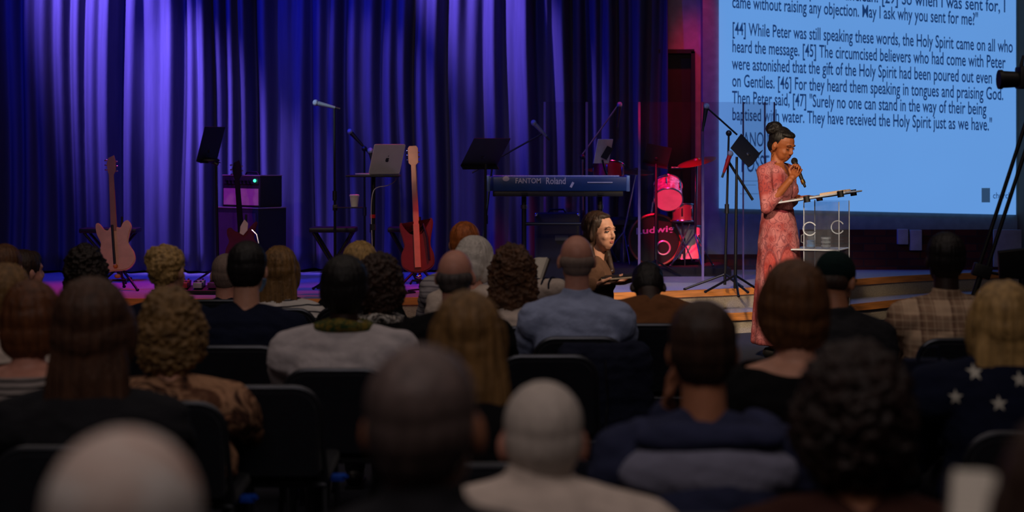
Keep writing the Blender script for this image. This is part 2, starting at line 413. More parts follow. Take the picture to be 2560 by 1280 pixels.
# wall plates and white board at right
plate = mat('wall_plate_white', (176,178,192), .6)
for nm, a, b, c_, d_, lb in (('wall_socket', 2245,573,2271,611, 'small white wall box on the brick, left of the pair'), ('wall_socket', 2276,575,2305,626, 'taller white wall box on the brick, right of the pair')):
    o = part(nm, MB().box(((X(a,17.8)+X(c_,17.8))/2, 17.83, (Z(b,17.8)+Z(d_,17.8))/2), (X(c_,17.8)-X(a,17.8), .06, Z(b,17.8)-Z(d_,17.8)), bev=.006), plate)
    recentre(o, (X((a+c_)/2,17.8), 17.83, Z((b+d_)/2,17.8))); setp(o, lb, 'wall box', 'white boxes on the brick wall')
o = part('wall_board', MB().box((X(2516,17.5), 17.47, (Z(575,17.4)+Z(668,17.4))/2), (.27, .03, Z(575,17.4)-Z(668,17.4)), bev=.004), mat('board_white', (150,156,176), .6))
setp(recentre(o, (X(2516,17.5), 17.47, Z(620,17.4))), 'pale rectangular board on the wall behind the camera tripod', 'board')
# ------------------------------------------------------------------ chairs
chair_cloth = fabric('chair_cloth', (22,24,32), sheen=.1)
chair_frame = mat('chair_frame', (70,72,78), .35, .8)
blue_clip = mat('blue_clip', (10,70,180), .4)
def rounded(w, h, r, k=6):
    pts = []
    for cx, cy, a0 in ((w/2-r, h-r, 0), (-w/2+r, h-r, 90), (-w/2+.02, .02, 180), (w/2-.02, .02, 270)):
        rr = r if cy > .1 else .02
        for j in range(k+1):
            a = math.radians(a0+90*j/k); pts.append((cx+rr*math.cos(a), cy+rr*math.sin(a)))
    return pts
def make_chair(loc, rz, label, group=None):
    t = thing('chair', label, 'chair', (0,0,0), 0, group)
    part('seat', MB().box((0,.02,.43), (.43,.42,.05), bev=.018), chair_cloth, t)
    M = Matrix.Translation((0,-.235,.435)) @ Matrix.Rotation(math.radians(98), 4, 'X')
    part('backrest', MB().prism(rounded(.38,.31,.085), M, .035, .008), chair_cloth, t)
    fr = MB()
    o = [(-.205,-.20,.42), (-.205,-.225,.50), (-.207,-.245,.62)] 
    rim = [Vector((x*1.02, y*1.02, 0)) for x, y in rounded(.38,.31,.087)]
    rim = [M @ v for v in rim[:14]]
    fr.tube([(.205,-.19,.41)]+rim+[(-.205,-.19,.41)], .010, 8)
    part('back_frame', fr, chair_frame, t)
    part('seat_frame', MB().tube([(-.2,-.19,.40),(-.2,.2,.40),(.2,.2,.40),(.2,-.19,.40),(-.2,-.19,.40)], .011, 8), chair_frame, t)
    for x, y, dx, dy in ((-.2,.19,-.02,.03),(.2,.19,.02,.03),(-.2,-.18,-.02,-.08),(.2,-.18,.02,-.08)):
        part('leg', MB().cyl((x,y,.40), (x+dx,y+dy,.014), .011).cyl((x+dx,y+dy,.014), (x+dx,y+dy,.0), .016), chair_frame, t)
    part('row_clip', MB().box((.235,-.05,.40), (.05,.06,.02), bev=.004).cyl((.22,-.05,.40), (.27,-.09,.41), .006), blue_clip, t, 'blue row-linking clip')
    t.location = loc; t.rotation_euler = (0,0,rz); return t
CHAIR = None
def chair(x, y, rz, label, group=None):
    global CHAIR
    if CHAIR is None:
        CHAIR = make_chair((x,y,0), rz, label, group); return CHAIR
    return copy_tree(CHAIR, (x,y,0), rz, label, group)

# ------------------------------------------------------------------ people
def skin(name, c): return mat(name, c, .5, 0, .10, 25, bump=.1, bscale=300, spec=.4)
SKIN = dict(fair=skin('skin_fair', (205,150,125)), pink=skin('skin_pink', (200,140,120)), tan=skin('skin_tan', (170,112,82)), dark=skin('skin_dark', (44,26,20)), brown=skin('skin_brown', (150,84,48)))
def nz3(p, s, o=0.0): return noise.noise(Vector((p.x*s+o, p.y*s+o*.7, p.z*s-o)))
def cloth_disp(a, o):
    def f(p, n):
        q = Vector((p.x*7+o, p.y*7, p.z*16+3*p.x))
        return a*(noise.noise(q)+.6*noise.noise(q*2.3)-.1)
    return f
def hair_disp(a, kind, H):
    def f(p, n):
        if kind == 'curl':
            v = .8*noise.noise(p*22)+.9*noise.noise(p*55+Vector((3,1,2)))+.7*noise.noise(p*95)
            return a*1.5*v
        th = math.atan2(p.x-H.x, -(p.y-H.y))
        return a*(.6*noise.noise(Vector((th*9, p.z*3.0, H.x*7)))+.7*noise.noise(Vector((th*24, p.z*4, H.x*3)))+.7*noise.noise(Vector((th*55, p.z*5, H.x*3))))
    return f
def head_mb(mb, M, g=1.0, fine=False):
    """skull, jaw, nose, ears; M places the head (local +Y is the face)"""
    R = M.to_3x3(); T = lambda x, y, z: M @ Vector((x, y, z))
    mb.ell(T(0,-.008,.028), (.074*g,.094,.088), R); mb.ell(T(0,.030,-.030), (.060*g,.060,.080), R)
    mb.ell(T(0,.040,-.082), (.036,.036,.026), R); mb.ell(T(0,-.030,-.035), (.060*g,.055,.055), R)
    mb.cap(T(0,.082,.012), T(0,.098,-.018), .009, .0125); mb.ell(T(0,.094,-.026), (.016,.012,.010), R)
    mb.ell(T(0,.076,.028), (.046,.016,.013), R)
    for s in (-1, 1):
        mb.ell(T(s*.036,.062,-.030), (.020,.020,.020), R)
        mb.ell(T(s*.079*g,-.006,-.008), (.011,.018,.032), R @ Matrix.Rotation(s*.35, 3, 'Z')); mb.cap(T(s*.070,0,-.005), T(s*.078,0,-.008), .014)
    for s in (-1, 1): mb.ell(T(s*.026,.040,-.048), (.032,.040,.046), R)
    mb.ell(T(0,.060,-.068), (.030,.026,.026), R)
    mb.ell(T(0,.078,-.052), (.024,.012,.008), R); mb.ell(T(0,.077,-.061), (.021,.012,.008), R)
def hair_mb(mb, M, kind, H):
    R = M.to_3x3(); T = lambda x, y, z: M @ Vector((x, y, z))
    if kind in ('short', 'crop', 'bun', 'thin'):
        k = {'short': .010, 'crop': .004, 'bun': .012, 'thin': .003}[kind]
        mb.ell(T(0,-.020,.040), (.076+k,.090+k,.080+k), R)
        mb.ell(T(0,-.042,-.015), (.064+k,.056+k,.062+k), R)
        mb.ell(T(0,-.033,.008), (.075+k,.074+k,.078), R)
        if kind != 'thin': mb.ell(T(0,.035,.075), (.056,.048,.034+k), R)
    if kind == 'bun':
        mb.ell(T(0,-.045,.115), (.050,.048,.042), R)
    if kind == 'updo':
        mb.ell(T(0,-.016,.040), (.088,.098,.090), R); mb.ell(T(0,-.042,-.010), (.074,.066,.066), R)
        mb.ell(T(-.020,-.075,.062), (.060,.045,.060), R); mb.ell(T(-.01,-.095,.02), (.045,.035,.05), R); mb.ell(T(0,.035,.075), (.060,.050,.038), R)
    if kind == 'fringe':                                   # bald on top, hair round the back and sides
        mb.ell(T(0,-.030,-.002), (.0815,.080,.048), R); mb.ell(T(0,-.040,-.030), (.066,.060,.045), R)
    if kind in ('bob', 'long', 'curly', 'longcurly', 'big'):
        e = {'bob': .018, 'long': .014, 'curly': .020, 'longcurly': .022, 'big': .034}[kind]
        mb.ell(T(0,-.016,.040), (.076+e,.094+e,.082+e*.8), R)
        mb.ell(T(0,-.034,-.020), (.078+e,.070+e,.085), R)
        mb.ell(T(0,-.030,.004), (.082+e,.084+e*.9,.085), R); mb.ell(T(0,-.044,-.052), (.080+e,.062+e*.7,.07), R)
        for s in (-1, 1): mb.ell(T(s*(.066+e*.5),.010,-.020), (.026+e*.5,.045,.088), R)
        mb.ell(T(0,-.045,-.080), (.076+e,.052+e*.5,.060), R)
        mb.ell(T(0,.040,.078), (.060,.050,.036), R)
    if kind == 'wide':
        e = .018; mb.ell(T(0,-.016,.040), (.094,.112,.096), R); mb.ell(T(0,-.034,-.020), (.100,.088,.085), R)
        for s in (-1, 1): mb.ell(T(s*.078,.010,-.020), (.035,.05,.09), R)
        b = T(0,-.040,-.06)
        mb.loft([(b+Vector((0,0,.10)), .094, .075), (b+Vector((0,0,.02)), .108, .075), (b+Vector((0,-.015,-.07)), .122, .066), (b+Vector((0,-.025,-.15)), .128, .052), (b+Vector((0,-.03,-.19)), .108, .034)])
        mb.ell(T(0,.040,.078), (.060,.050,.036), R)
    if kind in ('long', 'longcurly'):
        w = .085 if kind == 'long' else .105
        b = T(0,-.055,-.06)
        mb.loft([(b+Vector((0,0,.08)), w, .05), (b+Vector((0,-.01,0)), w+.012, .05), (b+Vector((0,-.022,-.10)), w+.014, .046), (b+Vector((0,-.03,-.20)), w*.92, .036), (b+Vector((0,-.03,-.27)), w*.55, .022)])
def hand_mb(mb, W, d, n, thumb, k=1.0, curl=(.5,.7,.5), spread=.0, thumb_in=.5, r=1.0):
    """W wrist, d towards the knuckles, n the way the palm faces, thumb: unit vector to the thumb side"""
    d = d.normalized(); n = (n-d*n.dot(d)).normalized(); t = (thumb-d*thumb.dot(d)-n*thumb.dot(n)).normalized()
    for i in range(4):
        o = (1.5-i)*.020*k
        K = W+d*(.088-.004*abs(i-1.2))*k+t*o
        mb.cap(W+t*o*.55+d*.012*k, K, .0125*k*r, .0115*k*r, 10)
        L = ((.044,.026,.020), (.049,.030,.021), (.045,.028,.020), (.035,.021,.018))[i]; a = 0.0; p = K
        for j in range(3):
            a += curl[j]*(1+.06*i); dd = (d*math.cos(a)+n*math.sin(a)+t*(spread*(1.5-i))).normalized(); q = p+dd*L[j]*k
            mb.cap(p, q, (.0092-.0008*j)*k*r, (.0086-.0009*j)*k*r, 10); p = q
    b = W+d*.022*k+t*.022*k; q = b+(t*.75+d*.55+n*.35*thumb_in).normalized()*.040*k
    mb.cap(W+d*.015*k+t*.010*k, b, .015*k, .014*k, 10); mb.cap(b, q, .013*k, .0105*k, 10)
    q2 = q+(d*.8+t*(.4-.6*thumb_in)+n*.6*thumb_in).normalized()*.030*k; mb.cap(q, q2, .0100*k, .0092*k, 10)
    q3 = q2+(d*.85+t*(.1-.5*thumb_in)+n*.7*thumb_in).normalized()*.024*k; mb.cap(q2, q3, .0092*k, .0075*k, 10)
def bend(S, W, l1, l2, pole):
    """elbow point between shoulder and wrist"""
    d = W-S; L = min(d.length, l1+l2-.002); u = d.normalized(); W2 = S+u*L
    a = (l1*l1-l2*l2+L*L)/(2*L); h = math.sqrt(max(0, l1*l1-a*a)); p = (pole-u*pole.dot(u)).normalized()
    return S+u*a+p*h, W2
def M_head(H, yaw, pitch, roll=0):
    return Matrix.Translation(H) @ Matrix.Rotation(yaw, 4, 'Z') @ Matrix.Rotation(-pitch, 4, 'X') @ Matrix.Rotation(roll, 4, 'Y')

def sitter(px, top, Y, label, hair='short', hcol=None, skinc='fair', cloth=None, yaw=0, pitch=0, roll=0, lean=.12, sw=.185, g=1.0, torso_dx=0.0, body_yaw=0.0,
           collar=False, fine=.009, wrists=None, curls=None, hk=1.0, hood=False, neck_open=0, trousers=None, hands_fine=False, with_chair=True, chair_label=None, extra=None, scarf=None, hs=1.0, sleeve=1.0, neck=1.0, cutneck=0):
    """a seated listener; px/top row of the hair, Y the distance of the head. Local frame: +Y towards the stage"""
    s = F/Y; hx = (px-1280)/s; T = HC-(top-YH)/s
    ht = {'short': .012, 'crop': .006, 'bun': .045, 'thin': .004, 'updo': .025, 'fringe': 0, 'bob': .02, 'long': .018, 'wide': .018, 'curly': .025, 'longcurly': .03, 'big': .04, None: 0}[hair]
    yaw = math.radians(yaw); pitch = math.radians(pitch); roll = math.radians(roll)
    Hh = Vector((hx, Y, T-(.118+ht)*hs)); by = math.radians(body_yaw)
    B = Matrix.Rotation(by, 3, 'Z'); fw = B @ Vector((0,1,0)); rt = B @ Vector((1,0,0)); up = Vector((0,0,1))
    N = Hh-fw*(.035+.085*math.sin(pitch)*(1.4 if pitch > .6 else 1))-up*(.150*neck-.25*(1-math.cos(pitch)))*hs-rt*torso_dx*.3
    PZ = .53; Pv = Vector((N.x, N.y, PZ))-fw*(N.z-PZ)*math.tan(lean)-rt*torso_dx
    t = thing('person', label, 'person', (Pv.x, Pv.y, 0))
    Mh = M_head(Hh, by+yaw, pitch, roll)
    if hs != 1.0: Mh = Mh @ Matrix.Scale(hs, 4)
    sh = {}
    for sd in (-1, 1): sh[sd] = Pv.lerp(N, .86)+rt*sd*sw*.95-up*.040
    if wrists is None: wrists = {}
    W = {}; E = {}
    for sd in (-1, 1):
        w = wrists.get(sd)
        if w is None: w = Pv+rt*sd*.085+fw*.36+up*.135
        l1, l2 = .285, .25
        dd = w-sh[sd]
        pole = rt*sd*.6-fw*.55-up*.5
        E[sd], W[sd] = bend(sh[sd], w, l1, l2, pole)
    def torso(mb, e):
        secs = []; 
        for tt, rx, ry, off in ((-.22,.165*g,.115,0), (0,.172*g,.118,0), (.25,.150*g,.112*g,0), (.5,.160*g,.115*g,-.004), (.72,.155+.3*(sw-.17),.112,-.012), (.86,.132,.09,-.014), (.95,.090,.066,-.008)):
            c = Pv.lerp(N, tt)+fw*off; secs.append((c, rx+e, ry+e))
        R = []
        for c, rx, ry in secs:
            R.append([c+rt*rx*math.cos(2*math.pi*i/20)+fw*ry*math.sin(2*math.pi*i/20) for i in range(20)])
        mb.rings(R)
        for sd in (-1, 1):
            mb.cap(N.lerp(Pv,.06)+rt*sd*.035-up*.012, sh[sd]+up*.004, .043+e, .052+e)
            mb.cap(N.lerp(Pv,.20)+rt*sd*.04-fw*.03, sh[sd]-up*.04-fw*.012, .060+e, .060+e)
            mb.cap(sh[sd], sh[sd].lerp(E[sd], .4), .056+e, .050*g**.5+e)
    def arms(mb, e, to=1.0):
        for sd in (-1, 1):
            mb.cap(sh[sd], E[sd], .050*g**.5+e, .038+e); mb.cap(E[sd], E[sd].lerp(W[sd], to), .039+e, (.039-.013*to)+e)
    K = {}; A = {}
    for sd in (-1, 1):
        K[sd] = Pv+rt*sd*.13+fw*.42+up*(-.03); A[sd] = Vector((0,0,.09))+Vector((K[sd].x, K[sd].y, 0))-fw*.03+rt*sd*.01
    def legs(mb, e, foot=True):
        for sd in (-1, 1):
            mb.cap(Pv+rt*sd*.085-up*.01, K[sd], .078+e, .056+e); mb.cap(K[sd], A[sd], .053+e, .036+e)
            if foot: mb.cap(A[sd]-up*.035-fw*.03, A[sd]+fw*.13-up*.052, .034, .028)
    mb = MB(); head_mb(mb, Mh); torso(mb, 0); arms(mb, 0); legs(mb, 0)
    mb.cap(N-up*.03, Mh @ Vector((0,-.022,-.045)), .058, .054)
    for sd in (-1, 1):
        d = (W[sd]-E[sd]).normalized(); kk = (curls or {}).get(sd, (.35,.5,.35)) 
        if isinstance(kk, dict): hand_mb(mb, W[sd], kk['d'], kk['n'], kk['t'], 1.0, kk.get('curl', (.5,.6,.4)), kk.get('spread', 0))
        else: hand_mb(mb, W[sd], (fw*.8-rt*sd*.25-up*.15), -up, -rt*sd, 1.0, kk)
    blob('body', mb, SKIN[skinc], t, fine, 2)
    # clothes
    nm = cloth or chair_cloth
    mb = MB(); torso(mb, .014); arms(mb, .012, sleeve)
    if collar:
        c = N+up*.002; mb.loft([(c-up*.05, .078, .070), (c, .069, .064), (c+up*.030+fw*.006, .064, .060)])
    o = blob('top', mb, nm if not isinstance(nm, list) else nm[0], t, max(.009, fine), 3, cloth_disp(.0075, px*.01))
    TOP = o
    if cutneck:
        bm = bmesh.new(); bm.from_mesh(o.data); nn = ROOT[t.name].inverted() @ N
        bmesh.ops.bisect_plane(bm, geom=bm.verts[:]+bm.edges[:]+bm.faces[:], plane_co=nn-up*cutneck, plane_no=(up-fw*.25).normalized(), clear_outer=True); bm.to_mesh(o.data); bm.free()
    if hood:
        mb = MB()
        for k in range(9):
            a0 = math.radians(-100+25*k-0); a1 = a0+math.radians(25)
            f0 = lambda a: N-up*(.045+.035*math.cos(a))+rt*.155*math.sin(a)-fw*(.065*math.cos(a)+.015)
            mb.cap(f0(a0), f0(a1), .042, .042)
        mb.ell(N-fw*.10-up*.040, (.185,.055,.045), B)
        blob('hood_lining', mb, fabric('hood_navy', (50,54,82)), t, .010, 3, cloth_disp(.010, 4), 'dark navy hood lining')
        mb = MB(); mb.ell(N-fw*.085-up*.125, (.222,.090,.085), B)
        blob('hood', mb, fabric('hood_grey', (122,122,142)), t, .010, 3, cloth_disp(.008, 7), 'grey lowered hood')
    mb = MB(); legs(mb, .013, False); mb.ell(Pv-up*.0, (.165*g,.125,.09), B)
    blob('trousers', mb, trousers or MATS['dark_trousers'], t, .014, 2)
    for sd in (-1, 1):
        mb = MB(); mb.cap(A[sd]-up*.042-fw*.035, A[sd]+fw*.14-up*.052, .040, .034); mb.box(A[sd]+fw*.05-up*.082, (.078,.25,.014), B)
        part('shoe', mb, MATS['dark_shoe'], t)
    if hair and hcol:
        cur = 'curl' if 'curly' in hair or hair in ('big', 'updo') else 'straight'
        mb = MB(); hair_mb(mb, Mh, hair, Hh)
        amp = {'crop': .001, 'thin': .001, 'short': .003, 'fringe': .001, 'bun': .003, 'updo': .005, 'bob': .005, 'long': .006, 'wide': .006, 'curly': .009, 'longcurly': .010, 'big': .008}[hair]
        blob('hair', mb, hcol, t, .0052, 9, hair_disp(amp, cur, Hh))
    if extra: extra(t, dict(N=N, P=Pv, H=Hh, M=Mh, W=W, E=E, sh=sh, fw=fw, rt=rt, up=up, top=TOP, s=s))
    if with_chair:
        c = chair(Pv.x, Pv.y+.02, by, chair_label or ('black upholstered stacking chair under the '+label.split(' ', 1)[1] if False else 'x'))
        if chair_label is None: 
            c['label'] = 'black padded chair seating '+short_of(label)
    return t
def short_of(l):
    w = l.replace('seated ', '').split()
    return ' '.join(['the']+w[:11] if w[0] != 'the' else w[:12])
mat('dark_trousers', (24,26,36), .9, 0, .2, 20, bump=.3); mat('dark_shoe', (20,18,18), .5)

# clothes patterns
def stripes(name, base, dark, period, duty=.3, axis='Z', soft=.02):
    def fn(N, L, co):
        sx = N.new('ShaderNodeSeparateXYZ'); L.new(co, sx.inputs[0])
        nz = N.new('ShaderNodeTexNoise'); nz.inputs['Scale'].default_value = 6; L.new(co, nz.inputs['Vector'])
        z = n_math(N, L, 'ADD', sx.outputs[axis], n_math(N, L, 'MULTIPLY', nz.outputs['Fac'], .03))
        f = n_math(N, L, 'FRACT', n_math(N, L, 'DIVIDE', z, period)); g = n_math(N, L, 'LESS_THAN', f, duty)
        return n_mix(N, L, g, rgb(*base), rgb(*dark))
    return patmat(name, fn)
def plaid(N, L, co):
    sx = N.new('ShaderNodeSeparateXYZ'); L.new(co, sx.inputs[0]); c = rgb(196,166,138)
    for ax, per, d, col, f in (('X',.13,.5,(128,96,74),.6),('Z',.13,.5,(120,90,72),.6),('X',.13,.08,(90,60,50),.5),('Z',.13,.08,(90,60,50),.5),('X',.032,.25,(206,180,150),.3),('Z',.032,.25,(206,180,150),.3)):
        k = n_math(N, L, 'FRACT', n_math(N, L, 'DIVIDE', n_math(N, L, 'ADD', sx.outputs[ax], 3.0), per)); k = n_math(N, L, 'MULTIPLY', n_math(N, L, 'LESS_THAN', k, d), f)
        c = n_mix(N, L, k, c, rgb(*col))
    return c
def blotches(name, cols, scale, stretch=(1,1,1)):
    def fn(N, L, co):
        mp = N.new('ShaderNodeMapping'); mp.inputs['Scale'].default_value = stretch; L.new(co, mp.inputs[0])
        t = N.new('ShaderNodeTexNoise'); t.inputs['Scale'].default_value = scale; t.inputs['Detail'].default_value = 5; t.inputs['Distortion'].default_value = 1.2; L.new(mp.outputs[0], t.inputs['Vector'])
        r = N.new('ShaderNodeValToRGB'); r.color_ramp.interpolation = 'EASE'; e = r.color_ramp.elements
        e[0].position = .3; e[0].color = rgb(*cols[0]); e[1].position = .7; e[1].color = rgb(*cols[-1])
        for i, c in enumerate(cols[1:-1]): x = e.new(.3+.4*(i+1)/(len(cols)-1)); x.color = rgb(*c)
        L.new(t.outputs['Fac'], r.inputs[0]); return r.outputs[0]
    return patmat(name, fn)
H_ = dict(black=hairmat('hair_black', (22,18,18)), dbrown=hairmat('hair_dark_brown', (54,36,27)), brown=hairmat('hair_brown', (92,58,32)), auburn=hairmat('hair_auburn', (98,56,30)),
          ginger=hairmat('hair_ginger', (176,96,44)), blonde=hairmat('hair_blonde', (168,134,82)), dblonde=hairmat('hair_dark_blonde', (122,90,52)), grey=hairmat('hair_grey', (120,112,108)), pepper=hairmat('hair_pepper', (96,80,76)), vdark=hairmat('hair_near_dark', (34,19,14), curly=True),
          white=hairmat('hair_white', (205,198,190), .6, .12), dgrey=hairmat('hair_dark_grey', (74,66,64)), cbrown=hairmat('hair_curly_brown', (86,56,34), curly=True), cblonde=hairmat('hair_curly_blonde', (126,96,58), curly=True),
          cdark=hairmat('hair_curly_dark', (34,24,20), curly=True), stub=hairmat('hair_stubble', (132,112,102), .7, .1), wstub=hairmat('hair_white_crop', (190,178,168), .7, .1))
CL = dict(black=fabric('black_knit', (14,14,16)), navy=fabric('navy_knit', (16,22,44)), white=fabric('white_cotton', (196,188,190)), cream=fabric('cream_knit', (200,184,172)), blue=fabric('blue_shirt', (150,162,196)),
          brown=fabric('brown_knit', (112,72,44)), grey=fabric('grey_blue_jersey', (92,98,122)), jacket=fabric('charcoal_jacket', (34,34,38)), choc=fabric('dark_brown_knit', (58,32,26)),
          sgrey=stripes('grey_striped_knit', (150,140,136), (44,38,40), .022, .35), swhite=stripes('striped_tee', (206,200,196), (28,30,44), .033, .22), sjumper=stripes('light_striped_jumper', (170,164,168), (120,114,122), .03, .3),
          plaid=patmat('brown_plaid', plaid), print=blotches('brown_print', [(40,26,20),(96,62,44),(176,132,100),(58,36,28),(150,104,76)], 9), bwprint=blotches('scarf_print', [(20,20,22),(210,204,196),(24,22,24),(200,190,180)], 26),
          tealprint=blotches('neck_print', [(30,40,24),(132,110,44),(30,70,44),(150,130,60)], 30), taupe=fabric('taupe_knit', (92,66,52)))

# R0-R1: the nearest listeners, strongly out of focus
sitter(315, 1066, 1.75, 'seated man with blurred white cropped hair, nearest the camera at lower left', 'thin', blotches('white_thin_hair', [(178,138,122),(196,178,168),(206,198,192),(204,196,190)], 8), 'pink', CL['jacket'], hs=.97, roll=2)
sitter(1060, 856, 2.7, 'seated man with short dark grey hair and ears showing, dark jacket, close in lower middle', 'crop', H_['pepper'], 'tan', CL['jacket'], sw=.20, yaw=-8, roll=-1, collar=True, g=1.1, neck=.62, hs=1.06)
def book_for(label, W=.13, Hh=.19, open_=.55):
    def f(t, J):
        c = (J['W'][-1]+J['W'][1])/2+J['up']*.05+J['fw']*.10
        book(c, 0, 1.0, label)
    return f
def book(c, rz, tilt, label, w=.125, h=.18):
    t = thing('book', label, 'book', tuple(c), rz); W = ROOT[t.name]
    R = Matrix.Rotation(rz, 4, 'Z') @ Matrix.Rotation(-tilt*0+math.radians(52), 4, 'X'); M0 = Matrix.Translation(Vector(c)) @ R
    for s in (-1, 1):
        Q = M0 @ Matrix.Rotation(-s*.22, 4, 'Y'); V = []
        n = 8; pts = [(s*w*i/n, .020*math.sin(math.pi*min(1, i/n*1.2)*.8)+.004) for i in range(n+1)]
        poly = [(x, z) for x, z in pts]+[(pts[-1][0], -.002), (0, -.002)]
        v = []; 
        for yy in (-h/2, h/2): v += [Q @ Vector((x, yy, z)) for x, z in poly]
        m = len(poly); f = [tuple(range(m)), tuple(range(2*m-1, m-1, -1))]+[(i, (i+1)%m, m+(i+1)%m, m+i) for i in range(m)]
        mb = MB(); mb.raw(v, f); part('page_block', mb, MATS['paper'], t)
    mb = MB()
    for s in (-1, 1):
        Q = M0 @ Matrix.Rotation(-s*.22, 4, 'Y'); mb.box(Q @ Vector((s*w*.52, 0, -.005)), (w*1.06, h+.012, .005), Q.to_3x3())
    part('cover', mb, MATS['book_cover'], t); return t
def pages(N, L, co):
    sx = N.new('ShaderNodeSeparateXYZ'); L.new(co, sx.inputs[0])
    k = n_math(N, L, 'FRACT', n_math(N, L, 'DIVIDE', n_math(N, L, 'ADD', sx.outputs['Z'], 2), .0065)); k = n_math(N, L, 'MULTIPLY', n_math(N, L, 'LESS_THAN', k, .45), .35)
    return n_mix(N, L, k, rgb(222,214,200), rgb(120,112,104))
patmat('paper', pages); mat('book_cover', (40,26,24), .6)

# R2
sitter(1357, 950, 3.55, 'seated man with white cropped hair and reddish ears, cream shirt, lower middle', 'thin', H_['wstub'], 'pink', CL['cream'], lean=.30, sw=.225, collar=True, hs=1.0, yaw=2, torso_dx=.02, g=1.1, neck=.45)
sitter(2135, 838, 3.5, 'seated woman with big dark brown hair and dark brown top, lower right, in deep shade', 'big', H_['vdark'], 'tan', CL['choc'], lean=.12, sw=.235, g=1.2)
def page_holder(t, J):
    book(Vector((X(2530,2.15), 2.15, Z(1345,2.15))), -.35, 1, 'open book with pale pages held low at the bottom right corner', .075, .14)
Wp = {-1: Vector((X(2430,2.1), 2.10, Z(1385,2.1))), 1: Vector((X(2510,2.1), 2.12, Z(1395,2.1)))}
sitter(2720, 1010, 1.85, 'person in dark brown at the bottom right corner, holding an open book', 'long', H_['dbrown'], 'fair', CL['choc'], yaw=12, wrists=Wp, extra=page_holder, pitch=15, sw=.16)
# R3: hoodie, hand at the cheek
HX, HY = X(1757,4.4), 4.4
def cheek_arm():
    return {-1: Vector((X(1672,4.45), HY+.10, Z(1030,4.45)))}
sitter(1757, 746, 4.4, 'seated man with short dark hair in navy top, grey hood down, hand raised to cheek', 'short', H_['dbrown'], 'tan', fabric('hoodie_navy', (44,48,74)), lean=.22, sw=.225, g=1.15, hood=True,
       wrists=cheek_arm(), curls={-1: dict(d=Vector((.15,.0,1)), n=Vector((1,-.2,0)), t=Vector((0,-1,0)), curl=(.3,.5,.4))}, yaw=-4, fine=.008, sleeve=.95)
# R4
sitter(232, 690, 5.25, 'seated woman with long wide brown hair and black jacket, large at left', 'wide', hairmat('hair_chestnut', (74,48,34)), 'fair', CL['jacket'], lean=.10, sw=.235, g=1.15, hs=1.12)
sitter(1168, 724, 5.0, 'seated woman with long straight dark blonde hair down her back, centre, dark top', 'wide', H_['dblonde'], 'fair', CL['black'], lean=.14, sw=.19, hs=1.0)
def wide_neck(t, J):
    pass
sitter(1985, 643, 5.3, 'seated woman with rounded brown bob and black low-necked top, in front of the speaker', 'bob', H_['brown'], 'fair', CL['black'], lean=.12, sw=.205, pitch=-2, cutneck=.018,
       wrists={1: Vector((X(2035,5.3)+.08, 5.25, Z(1040,5.3)))}, curls={1: dict(d=Vector((-.8,-.1,.1)), n=Vector((0,-.2,-1)), t=Vector((0,-1,.1)), curl=(.5,.7,.5))}, sleeve=.8)
def star_top(t, J):
    me = J['top'].data; W = ROOT[t.name]; bvh = BVHTree.FromPolygons([v.co for v in me.vertices], [p.vertices for p in me.polygons])
    o = W.inverted(); V = []; Fs = []
    s = J['s']
    for cx, cy, r in ((2443,935,.024), (2545,948,.024), (2391,994,.023), (2489,1005,.024), (2368,888,.020), (2600,1000,.024)):
        c = Vector((X(cx, 5.36), 5.0, Z(cy, 5.36))); ring = []
        for k in range(10):
            rr = r if k % 2 == 0 else r*.42; a = math.pi/2+k*math.pi/5
            ring.append(Vector((c.x+rr*math.cos(a), 5.0, c.z+rr*math.sin(a))))
        base = len(V); ok = True; hits = []
        for p in [c]+ring:
            h = bvh.ray_cast(o @ p, Vector((0,1,0)))
            if h[0] is None: ok = False; break
            hits.append(h[0]+h[1]*.003)
        if not ok: continue
        V += hits; Fs += [(base, base+1+k, base+1+(k+1)%10) for k in range(10)]
    bm = bmesh.new(); bm.from_mesh(me); vs = [bm.verts.new(v) for v in V]
    for f in Fs:
        q = bm.faces.new([vs[i] for i in f]); q.material_index = 1; 
    bm.to_mesh(me); bm.free(); me.materials.append(fabric('star_white', (196,192,180)))
sitter(2508, 698, 5.5, 'seated woman with long blonde hair and navy jumper patterned with white stars', 'long', H_['blonde'], 'fair', CL['navy'], lean=.08, sw=.245, g=1.2, extra=star_top, hs=1.05, yaw=-10, neck=.55)
# R5
sitter(80, 698, 6.1, 'seated woman with auburn bob, bare nape and grey pleated striped top, at the left edge', 'bob', H_['auburn'], 'pink', CL['sgrey'], lean=.12, sw=.19, hs=1.0, pitch=8, cutneck=.004)
sitter(428, 712, 6.1, 'seated woman with curly light brown hair and brown patterned blouse, left of centre', 'curly', H_['cblonde'], 'fair', CL['print'], lean=.10, sw=.215, g=1.1, torso_dx=-.03, hs=1.08)
# R6
def neck_scarf(m, lab, dz=.0):
    def f(t, J):
        mb = MB(); c = J['N']-J['up']*(.012+dz)
        for k in range(12):
            a0 = 2*math.pi*k/12; a1 = a0+2*math.pi/12
            q = lambda a: c+J['rt']*.098*math.cos(a)+J['fw']*.092*math.sin(a)-J['up']*(.02*abs(math.cos(a))-.02)
            mb.cap(q(a0), q(a1), .026, .026)
        blob('scarf', mb, m, t, .008, 2, cloth_disp(.006, 2), lab)
    return f
sitter(862, 634, 7.0, 'large seated man with black hair, white shirt and green-gold patterned neckline', 'short', H_['black'], 'dark', CL['white'], lean=.20, sw=.235, g=1.25, extra=neck_scarf(CL['tealprint'], 'green-gold patterned neck scarf'), hs=1.10, neck=.78)
sitter(18, 655, 7.0, 'seated person with ash blonde hair and pale top at left edge behind auburn bob', 'bob', H_['dblonde'], 'fair', CL['cream'], lean=.1, sw=.18)
